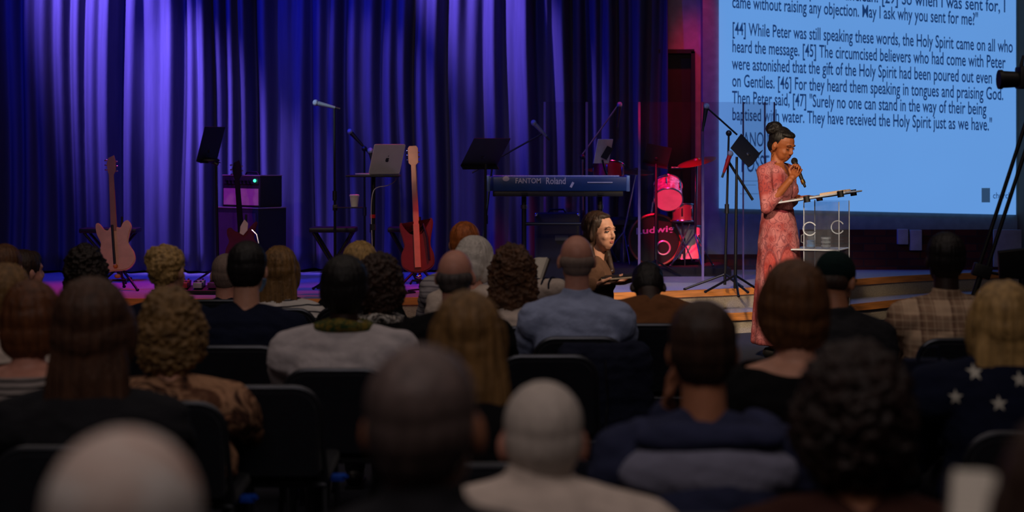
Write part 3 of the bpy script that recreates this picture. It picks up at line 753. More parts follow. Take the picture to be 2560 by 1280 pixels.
# R7
sitter(620, 602, 7.75, 'seated man with black hair in navy jumper, pale blue face mask at his jaw', 'short', H_['black'], 'fair', CL['navy'], lean=.16, sw=.21, g=1.15, pitch=8, yaw=-6,
       extra=lambda t, J: part('face_mask', MB().loft([(J['M'] @ Vector((0,.052,-.085)), .050, .052), (J['M'] @ Vector((0,.056,-.055)), .064, .058), (J['M'] @ Vector((0,.05,-.03)), .069, .056)]), mat('mask_blue', (130,170,215), .8), t, 'pale blue mask'))
sitter(1139, 623, 7.6, 'seated man with bald orange-lit crown and grey hair round the sides, black cardigan', 'fringe', H_['dgrey'], 'pink', CL['black'], lean=.15, sw=.19, yaw=-10)
sitter(950, 628, 8.0, 'seated woman with short dark brown hair, black top and black-and-white printed scarf', 'curly', H_['dbrown'], 'fair', CL['black'], lean=.12, sw=.165, extra=neck_scarf(CL['bwprint'], 'black and white printed scarf'), yaw=-15)
sitter(1441, 587, 8.1, 'seated balding man in pale blue collared shirt, centre, seen from behind', 'fringe', H_['stub'], 'pink', CL['blue'], lean=.20, sw=.205, g=1.15, collar=True, yaw=4)
sitter(2088, 634, 7.5, 'seated bearded man in dark green cap and black jacket with pale sleeve stripe', None, None, 'tan', CL['jacket'], lean=.16, sw=.185, yaw=-28, pitch=22, collar=True,
       extra=lambda t, J: (blob('cap', (lambda mb: (mb.ell(J['M'] @ Vector((0,-.012,.042)), (.084,.102,.088), J['M'].to_3x3()), mb.ell(J['M'] @ Vector((0,.10,.045)), (.062,.055,.010), J['M'].to_3x3()), mb)[-1])(MB()), fabric('cap_green', (14,34,34)), t, .006, 2, None, 'dark green cap'),
                           blob('hair', (lambda mb: (mb.ell(J['M'] @ Vector((0,-.045,-.015)), (.072,.055,.055), J['M'].to_3x3()), mb)[-1])(MB()), H_['dbrown'], t, .006, 2),
                           blob('beard', (lambda mb: (mb.ell(J['M'] @ Vector((0,.035,-.070)), (.062,.060,.045), J['M'].to_3x3()), mb)[-1])(MB()), H_['dbrown'], t, .006, 2)))
sitter(2362, 578, 8.0, 'tall seated man with black hair in brown and cream plaid shirt, at right', 'short', H_['black'], 'dark', CL['plaid'], lean=.10, sw=.205, g=1.2, collar=True)
# R8 and beyond
sitter(1282, 606, 8.5, 'seated woman with long dark curly hair, between the white-haired woman and the blue shirt', 'longcurly', H_['cbrown'], 'fair', CL['cream'], lean=.12, sw=.17)
def specs(t, J):
    mb = MB(); M = J['M']
    for sd in (-1, 1):
        mb.tube([M @ Vector((sd*.034+.022*math.cos(a), .098, .008+.017*math.sin(a))) for a in [2*math.pi*k/12 for k in range(13)]], .0015, 6)
        mb.tube([M @ Vector((sd*.056,.098,.012)), M @ Vector((sd*.082,.04,.010)), M @ Vector((sd*.084,-.01,.002))], .0016, 6)
    mb.tube([M @ Vector((-.012,.1,.01)), M @ Vector((.012,.1,.01))], .0015, 6); part('glasses', mb, black_metal, t)
    for sd in (-1, 1):
        e, w_ = J['E'][sd], J['W'][sd]; dd = (w_-e).normalized(); o1 = dd.orthogonal().normalized(); o2 = dd.cross(o1)
        for k in range(5):
            c = e.lerp(w_, .12+.17*k); r_ = .053-.011*(.12+.17*k)
            part('sleeve_stripe', MB().tube([c+o1*r_*math.cos(a)+o2*r_*math.sin(a) for a in [2*math.pi*i/16 for i in range(17)]], .006, 6), CL['navy'], t, 'navy sleeve stripe')
    book(J['W'][1]+Vector((.055,.06,.07)), -.5, 1, 'open book with white pages held by the white-haired woman', .12, .17)
Yb = 9.1
sitter(1186, 590, 9.3, 'seated white-haired woman in glasses and cream jumper with navy sleeve stripes, reading a book', 'bob', H_['white'], 'pink', CL['cream'], lean=.16, sw=.19, yaw=-25, pitch=28, extra=specs,
       wrists={1: Vector((X(1288,8.95), 9.1+.12, .84)), -1: Vector((X(1240,9), 9.1+.25, .80))}, torso_dx=-.02, body_yaw=-8)
sitter(1162, 552, 10.0, 'seated person with short ginger hair and light striped jumper, behind the white-haired woman', 'short', H_['ginger'], 'fair', CL['sjumper'], lean=.10, sw=.19)
sitter(900, 600, 9.5, 'seated person with blonde hair, only the crown showing between two dark heads', 'bob', H_['blonde'], 'fair', CL['black'], lean=.12, sw=.17)
sitter(1620, 656, 8.8, 'seated man with close-cropped dark hair in brown jumper, bowed forward with head down', 'crop', H_['black'], 'dark', CL['brown'], lean=.36, sw=.215, g=1.2, pitch=52, neck=.95)
sitter(14, 608, 9.0, 'seated person with dark auburn hair at the left edge, back row by the curtain', 'short', H_['brown'], 'fair', CL['black'], lean=.1, sw=.17)
sitter(66, 622, 9.9, 'seated person with short brown hair, red-lit cheek turned right, far left', 'short', H_['dbrown'], 'pink', CL['navy'], lean=.1, sw=.17, yaw=-50)
sitter(214, 606, 9.0, 'seated person with bushy black curls and white collar, below the pale electric guitar', 'curly', H_['cdark'], 'tan', CL['white'], lean=.1, sw=.17)
sitter(420, 603, 8.65, 'seated woman with blonde hair pinned up and navy top, left of the amplifier', 'updo', H_['blonde'], 'fair', CL['navy'], lean=.1, sw=.175, yaw=-22)
sitter(566, 633, 9.9, 'seated man with thin grey hair and dark shirt, mostly hidden behind the navy jumper', 'thin', H_['stub'], 'pink', CL['navy'], lean=.1, sw=.18)
sitter(700, 612, 9.4, 'seated woman with long light brown hair and black and white striped top', 'long', H_['dblonde'], 'fair', CL['swhite'], lean=.12, sw=.18, torso_dx=-.02)
# woman turned sideways at the front with a tablet
tb = Vector((X(1556,10.5), 10.50, Z(690,10.5)))
def tablet(t, J):
    M = J['M']; q = thing('tablet', 'dark tablet computer with pale edge held flat by the dark-haired woman in brown', 'tablet', tuple(tb))
    R = Matrix.Rotation(math.radians(8), 3, 'Y').inverted(); part('screen_slab', MB().box(tb, (.25,.18,.010), Matrix.Rotation(-.08,3,'Y'), bev=.003), black_plastic, q)
    part('edge_case', MB().box(tb+Vector((0,0,-.006)), (.256,.186,.010), Matrix.Rotation(-.08,3,'Y'), bev=.004), mat('tablet_case', (190,170,150), .5), q)
    face_bits(t, M, False)
    part('necklace', MB().tube([J['N']+J['fw']*(.062+.04*math.sin(a))+J['rt']*.062*math.cos(a)-J['up']*(.0+.075*math.sin(a)) for a in [math.pi*k/10 for k in range(11)]], .0016, 6).ell(J['N']+J['fw']*.106-J['up']*.082, (.007,.004,.009)), chrome, t, 'thin silver necklace with pendant')
def face_bits(t, M, closed):
    T = lambda x, y, z: M @ Vector((x, y, z)); R = M.to_3x3()
    for sd in (-1, 1):
        if not closed:
            mb = MB().ell(T(sd*.030,.0755,.008), (.0125,.0085,.0075), R); e = part('eye', mb, mat('eye_white', (225,220,215), .2), t)
            part('iris', MB().ell(T(sd*.031,.0825,.008), (.0050,.0030,.0050), R), mat('iris_brown', (40,24,16), .2), e)
        part('eyelid', MB().ell(T(sd*.030,.0765,.0125 if not closed else .006), (.0145,.0092,.0050 if not closed else .0075), R), MATS['lid_dark'] if closed else MATS['lid_fair'], t)
        part('eyelashes', MB().tube([T(sd*(.030+.014*math.cos(a)), .087-.006*abs(math.cos(a)), (.0095 if not closed else .0)-(.003*math.sin(a) if closed else -.002*math.sin(a))) for a in [math.pi*k/8 for k in range(9)]], .0011, 6), H_['black'], t)
        part('eyebrow', MB().tube([T(sd*.014,.0895,.030), T(sd*.030,.0885,.035), T(sd*.047,.078,.030)], [.0020,.0026,.0014], 6), H_['black'] if closed else H_['dbrown'], t)
    part('lips', MB().ell(T(0,.0865,-.0515), (.020,.0060,.0036), R).ell(T(0,.0860,-.0585), (.017,.0068,.0046), R), mat('lips_dark', (122,56,46), .4) if closed else mat('lips_pink', (196,104,100), .4), t)
mat('lid_dark', (116,62,36), .5); mat('lid_fair', (206,150,128), .5)
def lady_hair(mb, M):
    pass
sitter(1500, 531, 10.7, 'dark-haired woman in brown round-necked top, sitting sideways facing right, holding a tablet', None, None, 'fair', CL['taupe'], lean=.03, sw=.165, body_yaw=-95, yaw=-34, fine=.0055,
       wrists={1: tb+Vector((-.17,-.05,-.045)), -1: tb+Vector((-.06,.15,-.05))},
       curls={1: dict(d=Vector((1,.1,.05)), n=Vector((0,.2,1)), t=Vector((.1,-1,.2)), curl=(.25,.35,.3)), -1: dict(d=Vector((1,-.5,.0)), n=Vector((0,0,1)), t=Vector((0,1,.2)), curl=(.25,.35,.3))},
       extra=lambda t, J: (tablet(t, J), blob('hair', (lambda mb, M, R: (mb.ell(M @ Vector((0,-.026,.042)), (.087,.098,.088), R), mb.ell(M @ Vector((0,-.040,-.03)), (.090,.068,.09), R), mb.ell(M @ Vector((0,.012,.092)), (.060,.050,.025), R), [mb.cap(M @ Vector((sd*.066,.012,.065)), M @ Vector((sd*.084,-.004,-.03)), .020, .024) for sd in (-1,1)],
            [mb.cap(M @ Vector((sd*.074,-.022,.03)), M @ Vector((sd*.078,-.018,-.09)), .020, .020) for sd in (-1,1)], [mb.cap(M @ Vector((sd*.078,-.018,-.09)), M @ Vector((sd*.080,.030,-.235)), .024, .018) for sd in (-1,1)],
            mb.loft([(M @ Vector((0,-.05,-.02)), .085, .05), (M @ Vector((0,-.06,-.12)), .09, .045), (M @ Vector((0,-.06,-.22)), .07, .03)]), mb)[-1])(MB(), J['M'], J['M'].to_3x3()), H_['dbrown'], t, .005, 3, hair_disp(.002, 's', J['H']))))
# empty chairs seen between the listeners
def seat_at(px, top, Y, label): chair(X(px, Y), Y+.24, 0, label)
seat_at(662, 958, 6.2, 'empty black chair right of the patterned blouse, its rounded back close to the camera')
seat_at(1368, 832, 7.1, 'empty black chair between the blonde hair and the blue shirt')
seat_at(2330, 1110, 3.6, 'empty black chair at lower right beside the big dark hair')
seat_at(1500, 1090, 3.6, 'empty black chair between the cream shirt and the grey-blue hood')

# ------------------------------------------------------------------ the speaker
SY = 13.4; sx0 = X(1946, SY)
w = thing('person', 'woman standing at the lectern in patterned pink dress, hair in top bun, holding microphone', 'person', (sx0, SY, 0))
def dressfn(N, L, co):
    mp = N.new('ShaderNodeMapping'); mp.inputs['Scale'].default_value = (1,1,.7); L.new(co, mp.inputs[0])
    nd = N.new('ShaderNodeTexNoise'); nd.inputs['Scale'].default_value = 9; L.new(mp.outputs[0], nd.inputs['Vector'])
    wv = N.new('ShaderNodeVectorMath'); wv.operation = 'MULTIPLY_ADD'; L.new(nd.outputs['Color'], wv.inputs[0]); wv.inputs[1].default_value = (.09,.09,.09); L.new(mp.outputs[0], wv.inputs[2])
    v = N.new('ShaderNodeTexVoronoi'); v.inputs['Scale'].default_value = 19; v.inputs['Randomness'].default_value = 1; L.new(wv.outputs[0], v.inputs['Vector'])
    rr = n_math(N, L, 'FRACT', n_math(N, L, 'MULTIPLY', v.outputs['Distance'], 3.4)); k1 = n_math(N, L, 'LESS_THAN', rr, .26)
    nz = N.new('ShaderNodeTexNoise'); nz.inputs['Scale'].default_value = 8; nz.inputs['Detail'].default_value = 6; L.new(co, nz.inputs['Vector'])
    c = n_mix(N, L, n_math(N, L, 'MULTIPLY', n_math(N, L, 'SUBTRACT', nz.outputs['Fac'], .38), 4.0), rgb(190,124,128), rgb(150,62,62))
    c = n_mix(N, L, n_math(N, L, 'MULTIPLY', k1, .55), c, rgb(92,42,58))
    sp_ = N.new('ShaderNodeSeparateXYZ'); L.new(co, sp_.inputs[0])
    # oval medallions down the skirt front and sides
    for cx, cz, a, b in ((.045,.68,.060,.15), (-.085,.66,.045,.14), (.03,.30,.07,.14), (-.10,.30,.05,.14)):
        dx = n_math(N, L, 'DIVIDE', n_math(N, L, 'SUBTRACT', sp_.outputs['X'], cx), a); dz = n_math(N, L, 'DIVIDE', n_math(N, L, 'SUBTRACT', sp_.outputs['Z'], cz), b)
        d = n_math(N, L, 'SQRT', n_math(N, L, 'ADD', n_math(N, L, 'MULTIPLY', dx, dx), n_math(N, L, 'MULTIPLY', dz, dz)))
        c = n_mix(N, L, n_math(N, L, 'MULTIPLY', n_math(N, L, 'LESS_THAN', d, 1.0), .6), c, rgb(176,58,48))
        ring = n_math(N, L, 'LESS_THAN', n_math(N, L, 'ABSOLUTE', n_math(N, L, 'SUBTRACT', d, 1.0)), .13)
        c = n_mix(N, L, n_math(N, L, 'MULTIPLY', ring, .5), c, rgb(92,40,52))
        c = n_mix(N, L, n_math(N, L, 'MULTIPLY', n_math(N, L, 'LESS_THAN', n_math(N, L, 'ABSOLUTE', n_math(N, L, 'SUBTRACT', d, .22)), .07), .8), c, rgb(70,26,40))
    return c
dress_m = patmat('dress_print', dressfn, .8)
A_ = math.radians(-62); fw = Vector((-math.sin(A_), math.cos(A_), 0)); fw = Vector((.86,-.50,0)).normalized(); rt = Vector((fw.y, -fw.x, 0)); up = Vector((0,0,1))
# rt points to her own right (towards the camera and left)
Hs = P(1955, 363, SY); Hs.z = Z(318, SY)-.136
yaw_s = math.atan2(-.70, -.71); Ms = M_head(Hs, yaw_s, math.radians(22)) @ Matrix.Scale(1.05, 4)
Nn = P(1942, 412, SY); Nn.y = SY
pel = P(1946, 585, SY)
shR = P(1911, 430, SY-.12); shL = P(1974, 430, SY+.14)
elR = P(1917, 520, SY-.20); wrR = P(1975, 452, SY-.27)
elL = P(1972, 508, SY+.24); wrL = P(1996, 494, SY+.02)
def s_torso(mb, e):
    R = []
    rtt = (shR-shL).normalized()
    for c, rx, ry in ((P(1946,600,SY),.165,.120), (P(1946,560,SY),.155,.115), (P(1944,520,SY),.122,.100), (P(1943,480,SY),.128,.108), (P(1942,455,SY),.140,.112), (P(1940,424,SY),.135,.085), (P(1940,409,SY),.075,.06)):
        R.append([c+rt*(rx+e)*math.cos(2*math.pi*i/24)+fw*(ry+e)*math.sin(2*math.pi*i/24) for i in range(24)])
    mb.rings(R)
    for S in (shR, shL): mb.cap(P(1940,417,SY), S, .042+e, .048+e)
    for sd in (-1, 1): mb.ell(P(1950,474,SY)+rt*sd*.065+fw*.055, (.055+e,.055+e,.055+e))
def s_arms(mb, e, to):
    for S, E_, W_ in ((shR, elR, wrR), (shL, elL, wrL)):
        mb.cap(S, E_, .046+e, .036+e); mb.cap(E_, E_.lerp(W_, to), .036+e, .036-.012*to+e)
mb = MB(); head_mb(mb, Ms); s_torso(mb, 0); s_arms(mb, 0, 1); mb.cap(Nn-up*.03, Ms @ Vector((0,-.02,-.05)), .052, .048)
hipc = P(1946, 605, SY)
for sd in (-1, 1):
    mb.cap(hipc+rt*sd*.08, Vector((sx0,SY,.48))+rt*sd*.09+fw*.02, .085, .055); mb.cap(Vector((sx0,SY,.48))+rt*sd*.09+fw*.02, Vector((sx0,SY,.09))+rt*sd*.09, .054, .036)
    mb.cap(Vector((sx0,SY,.05))+rt*sd*.09-fw*.03, Vector((sx0,SY,.03))+rt*sd*.10+fw*.14, .034, .026)
micd = (P(2012,468,SY-.27)-P(1984,404,SY-.13)); mu = micd.normalized()
hk = dict(k=.95)
gp = P(1991, 428, SY-.20)
grip_d = (gp-wrR).normalized(); 
side = mu.cross(grip_d).normalized()
# right hand wraps the microphone: fingers curl round it
W0 = gp-grip_d*.075+side*.0; wrR = W0-grip_d*.005
mbh = mb
hand_mb(mb, W0, grip_d, side if side.y < 0 else -side, -mu, .95, (1.15,1.25,.8), 0, .9)
mb.cap(elR, W0, .034, .024)
hand_mb(mb, wrL, Vector((.8,-.45,.12)), -up, Vector((0,-1,0)), .95, (.15,.3,.2))
blob('body', mb, SKIN['brown'], w, .0048, 2)
wrR = W0
mb = MB(); s_torso(mb, .012); s_arms(mb, .012, .45)
R = []
for c, rx, ry in ((P(1944,522,SY),.134,.112), (P(1946,560,SY),.172,.130), (P(1947,610,SY),.188,.148), (P(1948,680,SY),.196,.165), (Vector((sx0+.0,SY,.40)),.20,.18), (Vector((sx0+.0,SY,.12)),.215,.20), (Vector((sx0,SY,.10)),.20,.19)):
    row = []
    for i in range(48):
        a = 2*math.pi*i/48; k = 1+.05*math.sin(a*11)*min(1, max(0, (1.05-c.z)/.8)); row.append(c+rt*rx*k*math.cos(a)+fw*ry*k*math.sin(a))
    R.append(row)
mb.rings(R)
dress = blob('dress', mb, dress_m, w, .007, 2, cloth_disp(.004, 3))
# open V neckline and belt tie
bm = bmesh.new(); bm.from_mesh(dress.data); Wd = ROOT['person'] if False else ROOT[w.name]
neckc = Wd.inverted() @ (P(1943,414,SY)+fw*.05); kill = []
for v in bm.verts:
    d = v.co-neckc; f_ = d.dot(fw); r_ = abs(d.dot(rt)); 
    if f_ > -.035 and v.co.z > neckc.z-.115 and r_ < .010+.075*max(0, (v.co.z-(neckc.z-.115))/.115) : kill.append(v)
bmesh.ops.delete(bm, geom=kill, context='VERTS'); bm.to_mesh(dress.data); bm.free()
mb = MB()
for tt in range(2): pass
part('waist_tie', MB().rings([[P(1944,523+dy,SY)+rt*.139*math.cos(2*math.pi*i/32)+fw*.117*math.sin(2*math.pi*i/32) for i in range(32)] for dy in (0, 8)]), fabric('tie_cloth', (112,40,54)), w)
mb = MB(); mb.ell(Ms @ Vector((0,-.028,.042)), (.083,.092,.088), Ms.to_3x3()); mb.ell(Ms @ Vector((0,-.045,-.012)), (.072,.064,.068), Ms.to_3x3()); mb.ell(Ms @ Vector((0,.020,.090)), (.062,.052,.026), Ms.to_3x3())
hp = blob('hair', mb, H_['black'], w, .0055, 3, hair_disp(.002, 's', Hs))
bn = P(1936, 322, SY); mb = MB(); mb.ell(bn, (.066,.062,.056)); mb.cap(bn, Ms @ Vector((0,-.06,.09)), .040, .04); mb.ell(bn+Vector((-.02,-.03,-.01)), (.045,.04,.035))
blob('hair_bun', mb, hairmat('hair_bun_black', (20,16,16), curly=True), w, .006, 2, lambda p, n: .006*noise.noise(p*45), 'black top bun')
face_bits(w, Ms, True)
for sd in (-1, 1): part('earring', MB().tube([Ms @ Vector((sd*.084,.0,-.042-.03*k/5)) for k in range(6)], .0028, 6), mat('gold', (214,170,90), .25, 1.0), w)
for sd in (-1, 1):
    f0 = Vector((sx0,SY,0))+rt*sd*.10; part('shoe', MB().cap(f0+up*.042-fw*.04, f0+fw*.15+up*.034, .042, .034), MATS['dark_shoe'], w)
# handheld microphone
mp0 = P(1986, 403, SY-.14); mp1 = P(2013, 468, SY-.25)
mc = thing('microphone', 'black handheld radio microphone with gold band held to the speaker\'s mouth', 'microphone', tuple(mp0))
u = (mp1-mp0).normalized()
part('grille', MB().ell(mp0, (.025,.025,.027)), mat('mic_grille', (46,44,44), .4, .8, bump=.6, bscale=400), mc)
part('handle', MB().cyl(mp0+u*.018, mp0+u*.17, .019, .013), black_plastic, mc)
part('band', MB().cyl(mp0+u*.168, mp0+u*.195, .0165), MATS['gold'], mc)
part('antenna_tip', MB().cyl(mp0+u*.193, mp0+u*.225, .011, .009), black_plastic, mc)
# ------------------------------------------------------------------ acrylic lectern
def clear(name, tint=(1,1,1), gloss=.12, diff=.04, rough=.03, dcol=(200,205,220)):
    m = bpy.data.materials.new(name); m.use_nodes = True; nt = m.node_tree; N = nt.nodes; L = nt.links
    N.remove(N['Principled BSDF']); o = N['Material Output']
    tr = N.new('ShaderNodeBsdfTransparent'); tr.inputs[0].default_value = (*tint, 1)
    gl = N.new('ShaderNodeBsdfGlossy'); gl.inputs['Roughness'].default_value = rough
    df = N.new('ShaderNodeBsdfDiffuse'); nz = N.new('ShaderNodeTexNoise'); nz.inputs['Scale'].default_value = 5
    df.inputs[0].default_value = rgb(*dcol)
    lw = N.new('ShaderNodeLayerWeight'); lw.inputs[0].default_value = .25
    f = n_math(N, L, 'ADD', n_math(N, L, 'MULTIPLY', lw.outputs['Fresnel'], .3), gloss*.4)
    a = N.new('ShaderNodeMixShader'); L.new(f, a.inputs[0]); L.new(tr.outputs[0], a.inputs[1]); L.new(gl.outputs[0], a.inputs[2])
    b = N.new('ShaderNodeMixShader'); L.new(n_math(N, L, 'MULTIPLY', nz.outputs['Fac'], diff*2), b.inputs[0]); L.new(a.outputs[0], b.inputs[1]); L.new(df.outputs[0], b.inputs[2])
    L.new(b.outputs[0], o.inputs[0]); MATS[name] = m; return m
acrylic = clear('clear_acrylic', (.93,.95,.97), .10, .03)
acr_desk = clear('acrylic_desk', (.80,.80,.82), .2, .34, .12, (210,206,208))
acr_edge = mat('acrylic_edge', (206,214,228), .25, 0, .1, spec=.8)
shield_m = clear('screen_acrylic', (.93,.92,.95), .04, .0015, .05, (150,140,190))
LY = 13.35; u_ = Vector((.92,-.39,0)).normalized(); v_ = Vector((.39,.92,0)); lc = Vector((X(2050,LY), LY, 0))
zb = 0.0; zd = Z(492, LY)
le = thing('lectern', 'clear acrylic lectern with slanted desk, black corner knobs and shelf, beside the speaker', 'lectern', tuple(lc))
tilt = Matrix.Rotation(-.16, 3, v_); RD = Matrix((u_, v_, Vector((0,0,1)))).transposed(); RT = tilt @ RD
dc = lc+Vector((0,0,zd))
part('desk', MB().box(dc, (.50,.58,.012), RT, bev=.003), acr_desk, le)
ed = MB(); hu, hv = RT @ Vector((.25,0,0)), RT @ Vector((0,.29,0))
for a, b in ((-hu-hv, hu-hv), (hu-hv, hu+hv), (hu+hv, -hu+hv), (-hu+hv, -hu-hv)): ed.tube([dc+a, dc+b], .007, 6)
part('desk_edge', ed, acr_edge, le)
part('book_ledge', MB().box(dc-hu*.98+RT @ Vector((0,0,.018)), (.010,.50,.03), RT), acr_edge, le)
for a in (-hu*.12-hv, hu*.88-hv, -hu*.3+hv, hu*.75+hv): part('corner_knob', MB().cyl(dc+a-RT @ Vector((0,0,.028)), dc+a+RT @ Vector((0,0,.018)), .024, n=16), black_plastic, le)
zs = Z(622, LY)
for sv in (-1, 1):
    c = lc+v_*.17*sv+u_*.05; pn = part('side_panel', MB().box(c+Vector((0,0,(zd-.03+.03)/2)), (.26,.010,zd-.06), RD), acrylic, le)
    e2_ = MB()
    for su in (-1, 1): e2_.tube([c+u_*.13*su+Vector((0,0,.03)), c+u_*.13*su+Vector((0,0,zd-.03))], .004, 6)
    part('panel_edge', e2_, acr_edge, pn)
    cc = c+u_*(-.085 if sv < 0 else .045)+Vector((0,0,Z(570,LY))); part('ring_emblem', MB().tube([cc+u_*.048*math.cos(a)+Vector((0,0,.048*math.sin(a)))-v_*.008 for a in [math.radians(30+300*k/20) for k in range(21)]], .005, 6), acr_edge, pn)
part('shelf', MB().box(lc+u_*.0+Vector((0,0,zs)), (.34,.36,.012), RD, bev=.002), acr_desk, le)
se = MB(); 
for a, b in (((-.17,-.18),(.17,-.18)), ((.17,-.18),(.17,.18)), ((-.17,.18),(-.17,-.18))): se.tube([lc+u_*a[0]+v_*a[1]+Vector((0,0,zs)), lc+u_*b[0]+v_*b[1]+Vector((0,0,zs))], .006, 6)
part('shelf_edge', se, acr_edge, le)
part('base', MB().box(lc+Vector((0,0,.015)), (.46,.5,.03), RD, bev=.004), acr_desk, le)
bc = lc+u_*.09+RT @ Vector((.03,0,.024))+Vector((0,0,zd)); bt = thing('book', 'thick open book with cream pages lying on the acrylic lectern desk', 'book', tuple(bc))
part('page_block', MB().box(bc+RT @ Vector((0,-.075,.0)), (.17,.145,.030), RT, bev=.007).box(bc+RT @ Vector((0,.075,.0)), (.17,.145,.030), RT, bev=.007), mat('cream_pages', (226,196,170), .8, stretch=(1,1,30)), bt)
part('cover', MB().box(bc-RT @ Vector((0,0,.018)), (.18,.31,.005), RT), MATS['book_cover'], bt)
pp = lc-u_*.12+RT @ Vector((0,0,.012))+Vector((0,0,zd-.018)); o = part('note_sheet', MB().box(pp, (.18,.26,.002), RT), mat('note_paper', (205,180,170), .8)); setp(recentre(o, pp), 'loose sheet of notes on the low side of the lectern desk', 'paper')
def on_shelf(a, b): return lc+u_*a+v_*b+Vector((0,0,zs+.006))
glass = clear('glassware', (.9,.93,.96), .3, .10, .05, (220,225,235)); water = mat('water_blue', (90,150,215), .1)
j = on_shelf(-.06, -.06); jt = thing('jug', 'small glass jug part filled with water on the lectern shelf', 'jug', tuple(j))
part('glass_body', MB().lathe([(.030,0),(.036,.004),(.038,.05),(.032,.09),(.038,.125),(.036,.125),(.030,.09),(.035,.05),(.033,.008)], j), glass, jt)
part('water', MB().lathe([(.030,.009),(.034,.012),(.034,.058)], j), water, jt)
part('handle', MB().tube([j+u_*(-.034)+Vector((0,0,.105)), j+u_*(-.066)+Vector((0,0,.095)), j+u_*(-.066)+Vector((0,0,.045)), j+u_*(-.036)+Vector((0,0,.035))], .005, 8), glass, jt)
g = on_shelf(.055, -.05); gt = thing('drinking_glass', 'short ribbed drinking glass beside the jug on the lectern shelf', 'glass', tuple(g))
part('glass_body', MB().lathe([(.028,0),(.032,.003),(.036,.085),(.034,.085),(.030,.006)], g), glass, gt)
rb = MB()
for k in range(3): rb.tube([g+Vector((.0345*math.cos(a), .0345*math.sin(a), .02+.028*k)) for a in [2*math.pi*i/20 for i in range(21)]], .002, 6)
part('rib', rb, acr_edge, gt)

# ------------------------------------------------------------------ stands, microphones
def tripod(mb, b, h, r=.26, a0=.3, th=.010):
    for k in range(3):
        a = a0+2*math.pi*k/3; mb.cyl(b+Vector((0,0,h)), b+Vector((r*math.cos(a), r*math.sin(a), .012)), th, n=8); mb.ell(b+Vector((r*math.cos(a), r*math.sin(a), .012)), (.014,.014,.012), n=8, m=5)
    return mb
def mic(p, d, label, group=None, col=None):
    p = Vector(p); d = Vector(d).normalized(); t = thing('microphone', label, 'microphone', tuple(p))
    part('grille', MB().ell(p, (.026,.026,.028)), mat('grille_silver', (150,160,170), .35, .7, bump=.6, bscale=400), t)
    part('handle', MB().cyl(p+d*.02, p+d*.17, .021, .012), col or mat('mic_grey', (120,130,140), .4, .4), t)
    part('connector', MB().cyl(p+d*.165, p+d*.215, .010), black_plastic, t); return t
def mic_stand(base, top, label, boom=None, clutch=None, stripe=None, col=None, a0=.3, r=.28, group=None):
    t = thing('microphone_stand', label, 'stand', tuple(base), 0, group); col = col or black_metal; base = Vector(base); top = Vector(top)
    part('tripod_base', tripod(MB(), base, .14, r, a0), col, t)
    part('pole', MB().cyl(base+Vector((0,0,.05)), top, .013, .009, 10), col, t)
    part('clutch', MB().cyl(base.lerp(top, .52)-Vector((0,0,.04)), base.lerp(top, .52)+Vector((0,0,.04)), .019), chrome if stripe else black_plastic, t)
    if boom:
        part('boom', MB().cyl(boom[0], boom[1], .008, n=8), col, t); part('boom_clamp', MB().ell(top, (.026,.026,.026)), black_plastic, t)
    return t
def B(px, Y): return Vector((X(px, Y), Y, SZ))
# centre-left singer position
y = 15.2; m0 = P(789, 257, y); m1 = P(833, 268, y); 
mic(m0, m1-m0, 'bright silver microphone lying level on its stand against the blue curtain')
mic_stand(B(838, y), P(836, 268, y), 'tall thin straight stand carrying the bright microphone and a cup tray')
tr = thing('cup_tray', 'small black clip-on tray on the microphone pole, holding a paper cup', 'tray', tuple(P(870, 519, y)))
part('tray_plate', MB().box(P(872, 519, y)+Vector((0,-.0,0)), (.24,.12,.008), bev=.003), black_metal, tr); part('pole_clamp', MB().box(P(838, 519, y), (.04,.04,.05), bev=.006), black_plastic, tr)
cp = P(886, 518, y); ct = thing('paper_cup', 'white paper coffee cup with lid standing on the clip-on tray', 'cup', tuple(cp))
part('cup_body', MB().lathe([(.030,.004),(.040,.094)], cp), mat('cup_paper', (220,214,206), .6), ct); part('lid', MB().lathe([(.043,.092),(.043,.102),(.036,.108)], cp), mat('cup_lid', (232,230,226), .4), ct)
# two small drum-side mics on a thin boom
y = 16.6; a, b = P(875, 329, y), P(905, 362, y)
mic_stand(B(912, y), P(911, 372, y), 'slim stand behind the laptop with a thin boom to a tiny microphone', boom=(P(880,334,y), P(930,392,y)))
mic(a, b-a, 'tiny bright-tipped microphone at the end of a thin boom, left of the laptop', col=black_plastic)
y = 16.0; mic(P(926, 377, y), Vector((.2,0,-1)), 'small blue-lit microphone just left of the laptop lid', col=black_plastic)
mic_stand(B(930, y)+Vector((0,0,0)), P(929, 440, y), 'short stand hidden behind the laptop tray holding the small microphone', col=black_metal)
# keyboard player's mic
y = 16.3; a = P(1334, 307, y); b = P(1360, 335, y); mic(a, b-a, 'grey microphone pointing up left above the keyboard')
mic_stand(B(1196, y), P(1232, 405, y), 'dark boom stand left of the keyboard, its long boom reaching up to the grey microphone', boom=(P(1180, 432, y-.05), P(1358, 333, y)))
